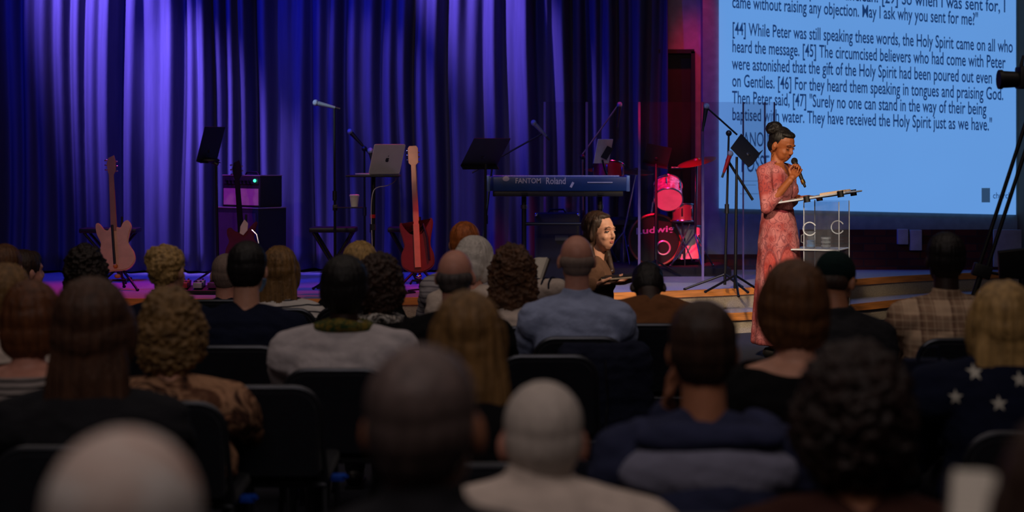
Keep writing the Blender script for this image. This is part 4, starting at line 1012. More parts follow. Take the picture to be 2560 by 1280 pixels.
# laptop stand
y = 15.0; t = thing('laptop_stand', 'black pole stand with flat tray carrying an open laptop, centre stage', 'stand', tuple(B(932, y)))
part('tripod_base', tripod(MB(), B(932,y), .22, .3, .9), black_metal, t); part('pole', MB().cyl(B(932,y)+Vector((0,0,.1)), P(934,442,y), .017, n=12), black_metal, t)
part('collar', MB().cyl(P(932,575,y), P(932,560,y), .026), chrome, t); part('collar', MB().cyl(P(932,545,y), P(932,536,y), .024), mat('collar_red', (200,30,30), .4), t)
part('tray', MB().box(P(934,440,y), (.44,.30,.014), bev=.004), black_metal, t)
lp = P(963, 437, y); t = thing('laptop', 'open silver laptop with dark fruit emblem on its lid, seen from behind', 'laptop', tuple(lp))
alu = mat('aluminium', (214,208,216), .45, .1, .03)
part('keyboard_deck', MB().box(lp+Vector((-.07,.07,.006)), (.31,.21,.012), Matrix.Rotation(math.radians(38),3,'Z'), bev=.003), alu, t)
def lean_R(a, t_):
    """upright sheet turned by a and leaning towards the hall by t_: columns width, normal, up"""
    a, t_ = math.radians(a), math.radians(t_); xw = Vector((math.cos(a), math.sin(a), 0)); n = Vector((math.sin(a), -math.cos(a), 0))
    upv = Vector((0,0,1))*math.cos(t_)+n*math.sin(t_); return Matrix((xw, xw.cross(upv)*-1, upv)).transposed()
q_ = lean_R(38, 20); cx_, cn_, cu_ = q_.col[0], q_.col[1], q_.col[2]
RL = Matrix.Translation(lp+Vector((-.008,-.02,.008))) @ Matrix((cx_, cu_, cx_.cross(cu_))).transposed().to_4x4()
lid = part('lid', MB().prism(rounded(.31,.262,.012), RL, .007, .001), alu, t)
em = MB(); ap = [(.0,.016),(.006,.019),(.013,.017),(.016,.010),(.013,.005),(.013,-.001),(.017,-.007),(.011,-.017),(.005,-.019),(0,-.017),(-.005,-.019),(-.011,-.017),(-.017,-.006),(-.016,.009),(-.011,.017),(-.005,.018)]
em.prism([(x, yy+.125) for x, yy in ap], RL @ Matrix.Translation((0,0,.004)), .0015); em.prism([(.001,.150),(.008,.158),(.009,.166),(.002,.160)], RL @ Matrix.Translation((0,0,.004)), .0015)
part('fruit_emblem', em, mat('emblem_dark', (24,26,34), .3), lid, smooth=False)
o = part('power_lead', MB().tube(catmull([P(990,445,y+.02), P(986,454,y), P(968,464,y), P(945,468,y), P(933,480,y-.02), P(928,520,y-.02), P(930,600,y-.02), P(932,660,y-.03)], 6), .004, 6), mat('lead_white', (190,186,190), .5)); setp(recentre(o, P(960,470,y)), 'thin white lead looping from the laptop down its stand', 'cable')
# music stands
def music_stand(base, top, c, w, h, R, label, shade=None, group=None):
    t = thing('music_stand', label, 'music stand', tuple(base)); base = Vector(base)
    part('tripod_base', tripod(MB(), base, .16, .27, .5), black_metal, t); part('pole', MB().cyl(base+Vector((0,0,.05)), Vector(top), .015, .011), black_metal, t)
    part('desk', MB().box(c, (w,.004,h), R).box(Vector(c)+R @ Vector((0,-.025,-h/2)), (w,.05,.004), R), mat('stand_black', (16,16,18), .5), t)
    part('neck_clamp', MB().ell(Vector(c)+R @ Vector((0,.02,-h*.2)), (.03,.03,.03)), black_plastic, t); return t
def RX(rx, ry=0, rz=0): return Matrix.Rotation(rz, 3, 'Z') @ Matrix.Rotation(rx, 3, 'X') @ Matrix.Rotation(ry, 3, 'Y')
y = 15.6; music_stand(B(1212,y), P(1214,410,y), P(1214,380,y), .38, .316, lean_R(35, 42), 'wide black music stand tilted behind the electric keyboard\'s left end')
y = 16.0; music_stand(B(545,y), P(540,404,y), P(527,360,y), .30, .32, lean_R(63, 17), 'narrow black music stand seen edge-on, red-lit top, above the amplifier')
o = part('spare_clip', MB().ell(P(524,401,y), (.09,.05,.026)).cyl(P(530,404,y), P(545,412,y), .02), black_plastic); setp(recentre(o, P(527,402,y)), 'dark red-topped clip-on accessory under the edge-on music stand', 'clip')
y = 17.0; music_stand(B(1640,y-.2), P(1640,410,y), P(1643,388,y), .24, .20, RX(.4, .2), 'dark navy music stand dim behind the clear drum screen')
y = 14.9; music_stand(B(1838,y), P(1842,392,y), P(1862,376,y), .24, .22, RX(-.5, -.6, .7), 'black music stand tilted beside the speaker, in front of the slide')
# tall boom stand by the screen
y = 15.3; mic_stand(B(1812,y), P(1822,333,y), 'tall black boom stand against the lit screen, boom reaching up left', boom=(P(1766,268,y), P(1843,337,y)), r=.34, a0=1.0)
o = part('boom_arm', MB().cyl(P(1820,402,y), P(1882,500,y), .012).ell(P(1820,402,y), (.022,.022,.026)), black_metal); setp(recentre(o, P(1822,405,y)), 'long black boom arm slanting down right from the tall stand', 'stand arm')
mic(P(1766,266,y), Vector((-.15,0,-1)), 'small black microphone at the upper tip of the tall boom', col=black_plastic)
mic(P(1826,384,y-.08), Vector((-.35,0,-1)), 'red-lit microphone hanging at the side of the tall boom stand', col=mat('mic_red', (150,20,30), .4))  # red stage light is put into the handle colour
# overhead boom behind the clear screen
y = 16.9; mic_stand(B(1458,y), P(1456,392,y), 'red-lit boom stand behind the clear screen reaching up over the drums', boom=(P(1452,392,y), P(1546,262,y)), col=mat('stand_satin', (120,120,124), .35, .8))
mic(P(1549,262,y), Vector((-.1,0,-1)), 'overhead drum microphone at the tip of the red-lit boom', col=black_plastic)

# ------------------------------------------------------------------ keyboard, tablet holder
y = 15.9; kc = P(1394,459,y); t = thing('electric_keyboard', 'long navy blue electric keyboard on a black stand, maker name on its back', 'keyboard', tuple(kc))
kl = X(1566,y)-X(1222,y); navy = mat('keyboard_navy', (26,58,108), .35, .1)
part('case', MB().box(kc, (kl,.34,.125), bev=.014), navy, t)
part('underside', MB().box(kc-Vector((0,0,.085)), (kl*.94,.30,.05), bev=.008), black_plastic, t)
for sx, nm in ((-1, 'end_cheek'), (1, 'end_cheek')): part(nm, MB().box(kc+Vector((sx*(kl/2+.004),0,.004)), (.03,.345,.14), bev=.006), mat('cheek_silver', (110,140,190), .3, .5), t)
kk = MB()
for i in range(44): kk.box(kc+Vector((-kl/2+.05+(kl-.1)*i/44, .06,.066)), (.0235,.14,.01))
part('keys', kk, mat('ivory_keys', (220,220,214), .3), t)['kind'] = 'stuff'
def letters(body, a, b, py, hgt, yy, m, parent, nm='lettering'):
    vs, fs, wd_ = text_mesh(body, 1.0, .012, 3); k = (X(b,yy)-X(a,yy))/wd_; th = max(v.y for v in vs); o_ = P(a, py, yy)
    mb = MB(); mb.raw([tuple(o_+Vector((v.x*k, 0, v.y*hgt/th))) for v in vs], fs); return part(nm, mb, m, parent, 'pale lettering', smooth=False)
yk = y-.175; silver = mat('letter_silver', (200,196,206), .4)
letters('FANTOM', 1288, 1352, 458, .045, yk, silver, t); letters('Roland', 1364, 1414, 460, .058, yk, silver, t)
part('round_badge', MB().ell(P(1265,447,yk), (.030,.003,.022)), silver, t); part('socket_row', MB().box(P(1500,456,yk), (.22,.004,.008)).box(P(1430,462,yk), (.02,.004,.05), RX(0,.5)), silver, t)
t = thing('keyboard_stand', 'black two-column stand under the navy keyboard', 'keyboard stand', tuple(B(1394,y)))
for px in (1310, 1500):
    part('column', MB().cyl(B(px,y)+Vector((0,0,.03)), P(px,478,y), .022), black_metal, t); part('foot_bar', MB().box(B(px,y)+Vector((0,0,.02)), (.05,.62,.035), bev=.008), black_metal, t)
    part('collar', MB().cyl(P(px,522,y), P(px,512,y), .03), chrome, t)
part('cross_bar', MB().cyl(P(1310,560,y), P(1500,560,y), .016), black_metal, t)
part('top_arm', MB().box(P(1310,483,y), (.05,.34,.02)).box(P(1500,483,y), (.05,.34,.02)), black_metal, t)
y = 16.2; t = thing('tablet', 'pale-framed tablet clipped upright above the keyboard, dark shapes across it', 'tablet', tuple(P(1508,378,y)))
RR = lean_R(25, 22); part('frame', MB().box(P(1508,378,y), (.155,.012,.235), RR, bev=.006), mat('tablet_pale', (188,180,172), .5), t)
part('display', MB().box(P(1513,384,y)+RR @ Vector((.012,-.008,.01)), (.07,.004,.12), RR @ Matrix.Rotation(.4,3,'Y')), black_plastic, t); part('holder_arm', MB().tube([P(1506,400,y+.02), P(1512,425,y+.05), P(1530,470,y+.05)], .009, 8), black_metal, t)

# ------------------------------------------------------------------ clear drum screen
def hz(px, Y, top=255): return (Vector((X(px,Y),Y,SZ+.005)), Vector((X(px,Y),Y,Z(top,Y))))
cols_ = [(1362,16.75),(1467,16.45),(1598,16.25),(1757,16.1),(1858,16.45),(1936,16.9)]
t = thing('drum_screen', 'tall folding clear acrylic screen with pale hinged edges standing round the drum kit', 'screen', tuple(B(1600,16.3)))
for (a, ya), (b, yb) in zip(cols_, cols_[1:]):
    p0, p1 = hz(a, ya); q0, q1 = hz(b, yb); n = (q0-p0).cross(Vector((0,0,1))).normalized()*.003
    mb = MB(); vs = [p0-n,q0-n,q1-n,p1-n,p0+n,q0+n,q1+n,p1+n]; mb.raw([tuple(v) for v in vs], [(0,1,2,3),(7,6,5,4),(0,4,5,1),(1,5,6,2),(2,6,7,3),(3,7,4,0)]); part('panel', mb, shield_m, t, smooth=False)
for px, Y_ in cols_+[(1912,16.75)]:
    a, b = hz(px, Y_); part('hinge_edge', MB().box((a+b)/2, (.022 if px < 1800 else .014,.012,(b-a).length)), mat('hinge_strip', (104,88,140), .3), t)

# ------------------------------------------------------------------ drum kit
t = thing('drum_riser', 'low dark carpeted riser under the drum kit', 'platform', (X(1600,17.3),17.3,SZ)); part('deck', MB().box((X(1590,17.3),17.42,SZ+.04), (1.75,.95,.08), bev=.01), fabric('riser_dark', (36,34,40)), t)
KZ = SZ+.08
dk = thing('drum_kit', 'drum kit with black bass drum, red-lit toms and cymbals behind the clear screen', 'drum kit', (X(1640,17.2),17.2,KZ))
kc = P(1637,597,17.2); kc.z = KZ+.25; r = .245
RXm = Matrix.Rotation(math.radians(90), 4, 'X'); front = kc.copy()
bd = part('bass_drum', MB().cyl(kc, kc+Vector((0,.36,0)), r, n=40), mat('shell_black', (24,16,20), .3, 0), dk)
part('front_head', MB().cyl(kc-Vector((0,.004,0)), kc+Vector((0,.002,0)), r*.95, n=40), mat('drum_head_black', (16,14,16), .35), bd)
part('hoop', MB().tube([kc+Vector((r*math.cos(a),-.008,r*math.sin(a))) for a in [2*math.pi*k/40 for k in range(41)]], .012, 8), mat('hoop_wood', (110,50,30), .4), bd)
pc = kc+Vector((X(1658,17.2)-X(1637,17.2),-.008,-.075)); part('port_ring', MB().tube([pc+Vector((.064*math.cos(a),0,.064*math.sin(a))) for a in [2*math.pi*k/28 for k in range(29)]], .009, 8), mat('port_chrome', (205,200,215), .25, .6), bd)
part('maker_name', (lambda v: (lambda mb: (mb.raw([tuple(kc+Vector((-.185+p.x*.37/v[2], -.010, .055+.03*(p.x/v[2])+p.y*.085))) for p in v[0]], v[1]), mb)[-1])(MB()))(text_mesh('Ludwig', 1.0, .02, 3)), mat('letter_lilac', (130,136,200), .4), bd, 'pale lettering', smooth=False)
for a in range(8):
    an = 2*math.pi*a/8+.2; part('tension_claw', MB().box(kc+Vector((r*1.02*math.cos(an), .02, r*1.02*math.sin(an))), (.02,.07,.02), Matrix.Rotation(-an,3,'Y')), chrome, bd)
def drum(name, c, rad, dep, ax, shellm, headm):
    c = Vector(c); ax = Vector(ax).normalized(); q = ax.to_track_quat('Z','Y').to_matrix()
    p = part(name, MB().cyl(c-ax*dep/2, c+ax*dep/2, rad, n=32), shellm, dk)
    part('batter_head', MB().cyl(c+ax*dep/2, c+ax*(dep/2+.004), rad*.97, n=32), headm, p); part('resonant_head', MB().cyl(c-ax*(dep/2+.004), c-ax*dep/2, rad*.97, n=32), headm, p)
    for s in (-1, 1): part('rim', MB().tube([c+ax*s*dep/2+q @ Vector((rad*math.cos(a), rad*math.sin(a), 0))*1.02 for a in [2*math.pi*k/32 for k in range(33)]], .006, 8), chrome, p)
    for k in range(6):
        a = 2*math.pi*k/6+.4; part('lug', MB().cap(c+q @ Vector((rad*1.03*math.cos(a), rad*1.03*math.sin(a), -dep*.22)), c+q @ Vector((rad*1.03*math.cos(a), rad*1.03*math.sin(a), dep*.22)), .009, .009, 8), chrome, p)
    return p
head_w = mat('drum_head_white', (225,215,215), .4); sparkle = mat('shell_sparkle', (200,190,200), .22, .75, .5, 30)
drum('rack_tom', P(1670,482,17.1), .135, .21, (.05,.85,.62), sparkle, head_w)
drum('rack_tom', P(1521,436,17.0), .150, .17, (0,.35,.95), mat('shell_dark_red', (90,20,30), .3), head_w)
drum('snare_drum', P(1706,532,17.15), .10, .16, (0,.1,1), mat('shell_grey', (120,104,100), .3, .5), head_w)
drum('floor_tom', P(1708,606,17.45), .17, .32, (0,.05,1), mat('shell_white', (214,206,206), .3), head_w)
for a in range(3):
    an = .5+2.1*a; c = P(1708,606,17.45); part('leg', MB().cyl((c.x+.185*math.cos(an), c.y+.185*math.sin(an), c.z+.05), (c.x+.19*math.cos(an), c.y+.19*math.sin(an), KZ), .007), chrome, dk)
def cymbal(c, rad, R, pole):
    c = Vector(c); p = part('cymbal', MB().lathe([(.006,.028),(.022,.026),(.036,.012),(rad*.6,.004),(rad,-.012),(rad,-.014),(rad*.6,.001),(.034,.008),(.006,.022)], c, 36, R), mat('cymbal_brass', (196,140,70), .28, .9, .15), dk)
    s = part('cymbal_stand', MB().cyl(c+Vector((0,0,.02)), Vector((pole[0], pole[1], KZ+.3)), .009, .012), chrome, dk)
    b = Vector((pole[0], pole[1], KZ)); part('stand_leg', tripod(MB(), b, .32, .24, .7, .008), chrome, s)
cymbal(P(1742,402,16.95), .185, Matrix.Rotation(-.24,3,'Y') @ Matrix.Rotation(.16,3,'X'), (X(1738,17.0),17.0))
cymbal(P(1592,427,17.3), .17, Matrix.Rotation(.05,3,'Y') @ Matrix.Rotation(.14,3,'X'), (X(1560,17.45),17.45))
cymbal(P(1500,425,17.4), .15, Matrix.Rotation(.1,3,'Y') @ Matrix.Rotation(.10,3,'X'), (X(1500,17.5),17.5))
part('snare_stand', MB().cyl(P(1706,550,17.15), Vector((X(1706,17.15),17.15,KZ+.12)), .010).cyl(P(1690,560,17.1), P(1730,650,17.1), .007).cyl(P(1725,560,17.1), P(1682,655,17.1), .007), chrome, dk)
part('tom_arm', MB().cyl(P(1625,560,17.25), P(1632,505,17.2), .012).cyl(P(1632,505,17.2), P(1650,490,17.15), .010).ell(P(1625,548,17.22), (.022,.022,.022)), chrome, dk)
t = thing('drum_stool', 'small round drummer\'s stool half hidden behind the bass drum', 'stool', (X(1560,17.7),17.7,SZ)); part('seat', MB().lathe([(.14,.44),(.16,.46),(.16,.51),(.14,.53)], (X(1560,17.7),17.7,SZ)), black_plastic, t); part('pole', MB().cyl((X(1560,17.7),17.7,SZ+.02), (X(1560,17.7),17.7,SZ+.45), .02), chrome, t)
# black amplifier in front of the keyboard
y = 16.35; c = Vector((X(1392,y), y, (SZ+Z(532,y))/2)); hh = Z(532,y)-SZ
t = thing('amplifier', 'black square amplifier standing on the stage floor under the keyboard', 'amplifier', tuple(B(1392,y)))
part('cabinet', MB().box(c, (.40,.30,hh), bev=.012), mat('amp_tolex', (14,14,16), .7, bump=.4, bscale=200), t); part('grille', MB().box(c-Vector((0,.152,.02)), (.35,.006,hh*.8)), mat('grille_cloth', (20,20,24), .9, bump=.5, bscale=300), t)
part('badge', MB().box(c-Vector((-.04,.158,-.09)), (.12,.004,.045)), mat('amp_badge', (48,52,56), .5), t)
for dx in (-.19, .19): part('corner_cap', MB().ell(c+Vector((dx,-.15,hh/2-.01)), (.016,.016,.016)).ell(c+Vector((dx,-.15,-hh/2+.02)), (.016,.016,.016)), chrome, t)
part('handle', MB().tube([c+Vector((-.08,0,hh/2)), c+Vector((-.06,0,hh/2+.03)), c+Vector((.06,0,hh/2+.03)), c+Vector((.08,0,hh/2))], .008, 8), black_plastic, t)

# ------------------------------------------------------------------ left of the stage: amplifier stack, guitars, stools
y = 16.7; rz = math.radians(-38); Ra = Matrix.Rotation(rz, 3, 'Z')
ac = Vector((X(628,y), y, 0))
def ampbox(name, label, z0, z1, w, d_, cen):
    t = thing(name, label, 'amplifier', (cen.x, cen.y, z0)); c = Vector((cen.x, cen.y, (z0+z1)/2)); h = z1-z0
    part('cabinet', MB().box(c, (w,d_,h), Ra, bev=.012), MATS['amp_tolex'], t); return t, c, h
z1 = Z(518,y); t, c, h = ampbox('speaker_cabinet', 'tall black speaker cabinet, lower box of the amplifier stack', SZ, z1, .56, .36, ac)
part('grille', MB().box(c+Ra @ Vector((0,-.182,0)), (.50,.006,h*.86), Ra), mat('grille_purple', (60,40,66), .9, bump=.4, bscale=300), t)
part('top_piping', MB().tube([c+Ra @ Vector((x, yy, h/2)) for x, yy in ((-.28,-.18),(.28,-.18),(.28,.18))], .006, 6), mat('piping', (150,120,130), .5), t)
z2 = Z(438,y); t, c, h = ampbox('amplifier', 'combo amplifier with pale grille and green pilot light, on top of the cabinet', z1+.004, z2, .50, .28, ac+Vector((.01,0,0)))
part('grille', MB().box(c+Ra @ Vector((0,-.142,-.05)), (.46,.006,h*.52), Ra), mat('grille_pale', (190,150,150), .9, bump=.4, bscale=300), t)
pn = part('control_panel', MB().box(c+Ra @ Vector((0,-.142,.095)), (.46,.008,.055), Ra), mat('panel_grey', (60,60,66), .4, .5), t)
for k in range(7): part('knob', MB().cyl(c+Ra @ Vector((-.18+.05*k,-.146,.095)), c+Ra @ Vector((-.18+.05*k,-.166,.095)), .012), black_plastic, pn)
part('pilot_light', MB().ell(c+Ra @ Vector((.19,-.152,.10)), (.014,.014,.014)), mat('green_led', (20,120,80), .3, emit=((60,255,170), 2.5)), pn, 'glowing green light')
part('top_piping', MB().tube([c+Ra @ Vector((x, yy, h/2)) for x, yy in ((-.25,-.14),(.25,-.14),(.25,.14))], .005, 6), MATS['piping'], t)
part('handle', MB().tube([c+Ra @ Vector((x,0,h/2+dz)) for x, dz in ((-.09,0),(-.07,.028),(.07,.028),(.09,0))], .008, 8), black_plastic, t)
def outline(pts, k=6):
    c = [Vector((x, y_, 0)) for x, y_ in pts]; n = len(c); out = []
    for i in range(n):
        a, b, cc, d = c[i-1], c[i], c[(i+1)%n], c[(i+2)%n]
        for j in range(k):
            t_ = j/k; v = .5*((2*b)+(cc-a)*t_+(2*a-5*b+4*cc-d)*t_*t_+(3*b-a-3*cc+d)*t_**3); out.append((v.x, v.y))
    return out
def guitar(label, foot, head_pt, bodypts, bl, neckl, bm_, nm_, headpts, back=False, thick=.045, extra=None, facing=0.0):
    """foot: bottom of body, head_pt: tip of headstock (world)"""
    foot = Vector(foot); hp_ = Vector(head_pt); ax = (hp_-foot).normalized(); sidev = Vector((math.cos(facing), math.sin(facing), 0)); sidev = (sidev-ax*sidev.dot(ax)).normalized(); nrm = sidev.cross(ax)
    M = Matrix.Translation(foot) @ Matrix((sidev, ax, nrm)).transposed().to_4x4(); T = lambda x, yy, z=0: M @ Vector((x, yy, z)); L_ = (hp_-foot).length
    t = thing('guitar', label, 'guitar', tuple(foot)); o = part('body', MB().prism(outline(bodypts), M, thick, .008), bm_, t)
    nb = bl*.80; hl = .17
    part('neck', MB().prism([(-.027,nb),(.027,nb),(.021,L_-hl),(-.021,L_-hl)], M @ Matrix.Translation((0,0,thick*.3)), .024, .005), nm_, t)
    hd = part('headstock', MB().prism([(x, L_-hl+yy) for x, yy in headpts], M @ Matrix.Translation((0,0,thick*.2)), .016, .002), nm_, t)
    for k in range(6): 
        part('tuning_peg', MB().cap(T((-.038 if back else -.036) if k%2 else .036, L_-hl+.03+.021*k, .0), T(-.052 if k%2 else .052, L_-hl+.03+.021*k, .0), .006, .007, 8), chrome, hd)
    if extra: extra(t, T, M, bl, L_)
    return t
tele = [(0,0),(.10,.005),(.165,.07),(.160,.15),(.118,.235),(.130,.31),(.150,.375),(.125,.43),(.085,.42),(.055,.375),(.02,.385),(-.03,.385),(-.055,.36),(-.085,.375),(-.125,.43),(-.155,.42),(-.150,.34),(-.118,.245),(-.150,.15),(-.160,.07),(-.10,.005)]
hs_pts = [(-.021,0),(.021,0),(.040,.03),(.042,.12),(.030,.17),(-.020,.15),(-.036,.10),(-.03,.03)]
def strap(t, T, M, bl, L_):
    part('strap', MB().tube([T(-.012,.40,.03), T(-.010,.30,.032), T(-.008,.18,.032), T(-.005,.06,.034)], .011, 8), black_plastic, t); part('strap_button', MB().ell(T(0,.04,.03), (.02,.02,.02)), mat('yellow_knob', (220,130,30), .5), t)
y = 15.4; guitar('cream-orange two-horned electric guitar on a floor stand, black strap down its back', P(291,678,y), P(277,390,y+.25), tele, .43, 0, mat('body_cream', (214,150,104), .4), mat('neck_maple', (150,84,56), .5), hs_pts, extra=strap)
y = 15.9; dbl = [(0,0),(.10,.005),(.16,.07),(.150,.15),(.112,.225),(.125,.30),(.150,.36),(.130,.37),(.085,.33),(.04,.30),(-.04,.30),(-.085,.34),(-.12,.33),(-.125,.28),(-.112,.22),(-.145,.15),(-.155,.07),(-.10,.005)]
def guard(t, T, M, bl, L_):
    part('pickguard', MB().prism([(.02,.26),(.06,.30),(.07,.36),(.04,.40),(.0,.34),(-.01,.28)], M @ Matrix.Translation((0,0,.027)), .004), mat('guard_cream', (190,150,90), .4), t); part('strap_lock', MB().tube([T(.10,.30,.03), T(.14,.25,.03), T(.15,.17,.03)], .008, 8), chrome, t)
guitar('dark cherry electric guitar with black neck standing in front of the amplifier', P(609,662,y), P(590,402,y+.2), dbl, .36, 0, mat('body_cherry', (92,10,20), .6, spec=.15), mat('neck_dark', (24,12,12), .7, spec=.1), hs_pts, extra=guard)
y = 15.35; bass = [(0,0),(.07,.01),(.135,.06),(.140,.15),(.115,.23),(.12,.30),(.145,.43),(.125,.47),(.095,.42),(.04,.34),(-.04,.34),(-.085,.38),(-.125,.44),(-.145,.40),(-.125,.30),(-.112,.23),(-.140,.15),(-.135,.06),(-.07,.01)]
def through(t, T, M, bl, L_):
    part('centre_stripe', MB().prism([(-.026,.04),(.026,.04),(.026,.42),(-.026,.42)], M @ Matrix.Translation((0,0,.030)), .014, .003), MATS['neck_orange'], t); part('strap', MB().tube([T(.06,.42,.03), T(.09,.3,.04), T(.10,.1,.035)], .009, 8), black_plastic, t)
mat('neck_orange', (206,124,70), .45)
guitar('bass guitar with long orange neck and dark red body, right of the laptop', P(1046,682,y), P(1032,366,y+.28), bass, .43, 0, mat('body_dark_red', (110,10,18), .5, spec=.2), MATS['neck_orange'], [(-.022,0),(.022,0),(.042,.02),(.044,.15),(.030,.17),(-.030,.17),(-.044,.15),(-.042,.02)], extra=through)
def guitar_stand(b, label, knob):
    t = thing('guitar_stand', label, 'guitar stand', tuple(b)); b = Vector(b)
    for dx, dy in ((-.19,-.12),(.19,-.12),(0,.24)): part('leg', MB().cyl(b+Vector((0,.08,.20)), b+Vector((dx,dy,.012)), .011).ell(b+Vector((dx,dy,.012)), (.016,.016,.012)), black_metal, t)
    part('post', MB().cyl(b+Vector((0,.10,.20)), b+Vector((0,.16,.62)), .010), black_metal, t); part('yoke', MB().tube([b+Vector((-.07,-.02,.06)), b+Vector((-.06,.06,.08)), b+Vector((.06,.06,.08)), b+Vector((.07,-.02,.06))], .010, 8), black_metal, t)
    part('knob', MB().ell(b+Vector((0,-.02,.12)), (.028,.02,.02)), knob, t); return t
kn = MATS['yellow_knob']
guitar_stand(B(294,15.35)+Vector((0,.02,0)), 'black floor stand with orange knob under the cream guitar', kn)
guitar_stand(B(608,15.85)+Vector((0,.02,0)), 'black floor stand under the dark cherry guitar', black_plastic)
guitar_stand(B(1047,15.3)+Vector((0,.02,0)), 'floor stand with red-lit feet under the bass guitar', chrome)
def bench(px, y, pyt, w, label):
    t = thing('folding_stool', label, 'stool', tuple(B(px,y)), 0, None); zt_ = Z(pyt,y); cx = X(px,y)
    part('seat', MB().box((cx,y,zt_-.02), (w,.26,.045), bev=.015), black_plastic, t)
    for s in (-1, 1): 
        for yy in (-.10,.10): part('leg', MB().cyl((cx-s*w*.42,y+yy,zt_-.04), (cx+s*w*.30,y+yy,SZ+.01), .013), black_metal, t)
    part('foot_bar', MB().cyl((cx-w*.3,y-.14,SZ+.012), (cx-w*.3,y+.14,SZ+.012), .014).cyl((cx+w*.3,y-.14,SZ+.012), (cx+w*.3,y+.14,SZ+.012), .014), black_metal, t)
bench(834, 15.6, 568, .40, 'black folding stool with crossed legs left of the laptop stand')
bench(1018, 16.2, 568, .34, 'black folding stool behind the bass guitar'); bench(276, 16.4, 570, .52, 'black folding stool behind the cream guitar')
y = 15.0; t = thing('pedalboard', 'low pedalboard crowded with small red-lit effect boxes on the stage floor', 'pedalboard', (X(498,y),y,SZ)); c = Vector((X(498,y),y,SZ))
part('board', MB().box(c+Vector((0,0,.03)), (.36,.26,.04), RX(.1), bev=.006), black_metal, t)
for k in range(6):
    px_ = c+Vector((-.12+.12*(k%3), -.05+.11*(k//3), .075+.01*(k//3))); e = part('effect_box', MB().box(px_, (.075,.085,.045), bev=.005), mat(f'pedal_{("red","silver","plum")[k%3]}', ((150,40,50),(150,150,156),(90,40,90))[k%3], .35, .3), t)
    part('knob', MB().cyl(px_+Vector((-.018,.015,.02)), px_+Vector((-.018,.015,.036)), .009).cyl(px_+Vector((.018,.015,.02)), px_+Vector((.018,.015,.036)), .009), chrome, e)
o = part('cable', MB().tube(catmull([Vector((X(960,14.9),15.2,SZ+.008)), Vector((X(1000,14.9),14.95,SZ+.008)), Vector((X(1035,14.9),15.05,SZ+.008)), Vector((X(1015,14.9),15.2,SZ+.008)), Vector((X(1060,15.3),15.4,SZ+.008)), Vector((X(1120,15.3),15.6,SZ+.008))], 8), .007, 6), black_plastic); setp(recentre(o, (X(1010,15),15.1,SZ)), 'black cable curling on the blue-lit stage floor by the bass guitar', 'cable')
o = part('cable', MB().tube(catmull([Vector((X(600,15.4),15.4,SZ+.008)), Vector((X(560,15.2),15.1,SZ+.008)), Vector((X(520,15.2),15.2,SZ+.008)), Vector((X(450,15.2),15.4,SZ+.008)), Vector((X(380,15.2),15.2,SZ+.008))], 8), .007, 6), black_plastic); setp(recentre(o, (X(520,15),15.2,SZ)), 'black cable lying round the pedalboard on the magenta-lit floor', 'cable')

# ------------------------------------------------------------------ video camera on tripod at the right edge, monitor
y = 9.6; ap_ = P(2590,262,y)
t = thing('camera_tripod', 'tall black twin-tube camera tripod at the right edge', 'tripod', (ap_.x, y, 0))
def leg3(foot, nm='leg'):
    foot = Vector(foot); sd = (foot-ap_).cross(Vector((0,1,0))).normalized()*.022; mid = ap_.lerp(foot, .50)
    l = part(nm, MB().cyl(ap_+sd, mid+sd, .011).cyl(ap_-sd, mid-sd, .011).cyl(mid, foot, .016), black_metal, t); part('leg_clamp', MB().box(mid, (.10,.05,.07), Matrix.Rotation(.3,3,'Y'), bev=.01), black_plastic, l); part('rubber_foot', MB().ell(foot+Vector((0,0,.0)), (.03,.03,.025)), black_plastic, l); return mid
d_ = (P(2440,722,y)-ap_); k_ = (ap_.z-.02)/(-d_.z); mid = leg3(ap_+d_*k_); leg3((ap_.x+.5, y+.35, .02)); leg3((ap_.x+.35, y-.55, .02))
part('spreader', MB().cyl(mid, (ap_.x+.05, y, mid.z-.06), .008), black_metal, t); part('fluid_head', MB().box(ap_+Vector((0,0,.03)), (.10,.10,.10), bev=.015), black_plastic, t)
part('pan_handle', MB().cyl(ap_+Vector((.03,-.03,.02)), ap_+Vector((.15,-.35,-.14)), .010), black_metal, t)
cb = ap_+Vector((-.03,0,.145)); t = thing('video_camera', 'black video camera with lens pointing left, on the tripod at right edge', 'camera', tuple(cb))
part('body', MB().box(cb+Vector((.03,0,0)), (.20,.12,.12), bev=.015), black_plastic, t); part('lens', MB().cyl(cb+Vector((-.07,0,-.01)), cb+Vector((-.15,0,-.01)), .042, .046).cyl(cb+Vector((-.15,0,-.01)), cb+Vector((-.17,0,-.01)), .052), black_plastic, t)
part('viewfinder', MB().box(cb+Vector((.04,0,.09)), (.12,.05,.05), bev=.01), black_plastic, t); part('top_handle', MB().tube([cb+Vector((-.05,0,.06)), cb+Vector((-.04,0,.11)), cb+Vector((.06,0,.12))], .010, 8), black_plastic, t)
y = 9.2; c = P(2560,656,y); t = thing('monitor', 'black flat monitor on a post behind the blonde woman at the right edge', 'monitor', (c.x, y, 0))
part('screen_case', MB().box(c, (.26,.035,.15), RX(.25,-.12), bev=.006), black_plastic, t); part('post', MB().cyl((c.x,y+.03,.02), (c.x,y+.03,c.z), .018), black_metal, t); part('base', MB().lathe([(.16,0),(.16,.012),(.03,.024)], (c.x,y+.03,0)), black_metal, t)
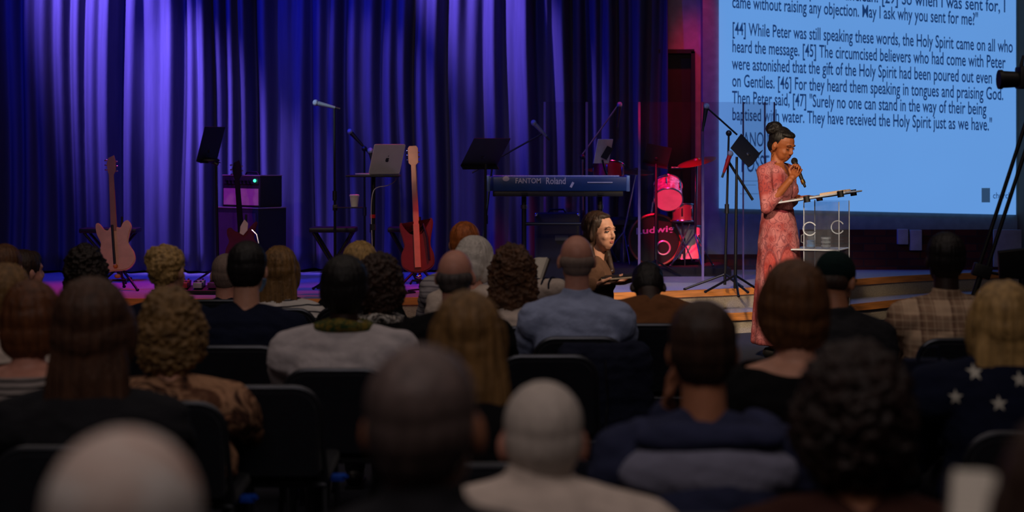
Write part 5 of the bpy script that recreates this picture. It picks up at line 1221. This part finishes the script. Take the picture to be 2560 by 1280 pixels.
# bag on a chair and a coat over a chair back
y = 6.35; chair(X(2318,y), y, 0, 'black padded chair holding the pale tote bag, left of the star jumper')
c = Vector((X(2312,y), y-.02, 0)); zt_, zm = Z(898,y), Z(985,y); t = thing('tote_bag', 'pale tote bag with dark top band and grey name strip, standing on a chair', 'bag', (c.x, c.y, .46))
part('bag_body', MB().box((c.x,c.y,(.462+zm)/2), (.15,.09,zm-.462), bev=.015), fabric('tote_pale', (160,132,122)), t)
part('top_band', MB().box((c.x,c.y,(zm+zt_)/2+.004), (.155,.10,zt_-zm), bev=.015), fabric('tote_navy', (20,22,40)), t)
lb = part('name_strip', MB().box((c.x,c.y-.052,Z(950,y)), (.13,.004,.042)), fabric('strip_grey', (110,108,112)), t); letters('SKY', 2296, 2334, 958, .024, y-.078, black_plastic, lb)
part('carry_handle', MB().tube([Vector((c.x-.04,c.y-.04,zt_-.01)), Vector((c.x-.03,c.y-.045,zt_+.05)), Vector((c.x+.03,c.y-.045,zt_+.05)), Vector((c.x+.04,c.y-.04,zt_-.01))], .006, 8), MATS['tote_navy'], t)
def coat(px, y, zt_, w, label, m):
    c = Vector((X(px,y), y, 0)); t = thing('coat', label, 'coat', (c.x, y, zt_))
    mb = MB(); mb.cap(c+Vector((-w/2,0,zt_-.03)), c+Vector((w/2,0,zt_-.03)), .05, .05); mb.ell(c+Vector((0,-.03,zt_-.2)), (w*.62,.06,.20)); mb.ell(c+Vector((w*.1,-.04,zt_-.36)), (w*.55,.06,.14)); mb.cap(c+Vector((w/2,-.02,zt_-.05)), c+Vector((w*.62,-.03,zt_-.40)), .055, .04); mb.cap(c+Vector((-w/2,-.02,zt_-.05)), c+Vector((-w*.6,-.03,zt_-.38)), .055, .04)
    blob('draped_cloth', mb, m, t, .010, 3, lambda p, n: .010*noise.noise(Vector((p.x*14, p.y*10, p.z*30)))+.004*noise.noise(p*50))
    part('zip', MB().tube([c+Vector((0,-.085,zt_-.05)), c+Vector((.01,-.10,zt_-.2)), c+Vector((.0,-.10,zt_-.36))], .004, 6), chrome, t)
coat(1510, 7.66, .72, .30, 'dark navy padded coat draped over the back of the blue shirt man\'s chair', fabric('coat_navy', (24,28,46)))
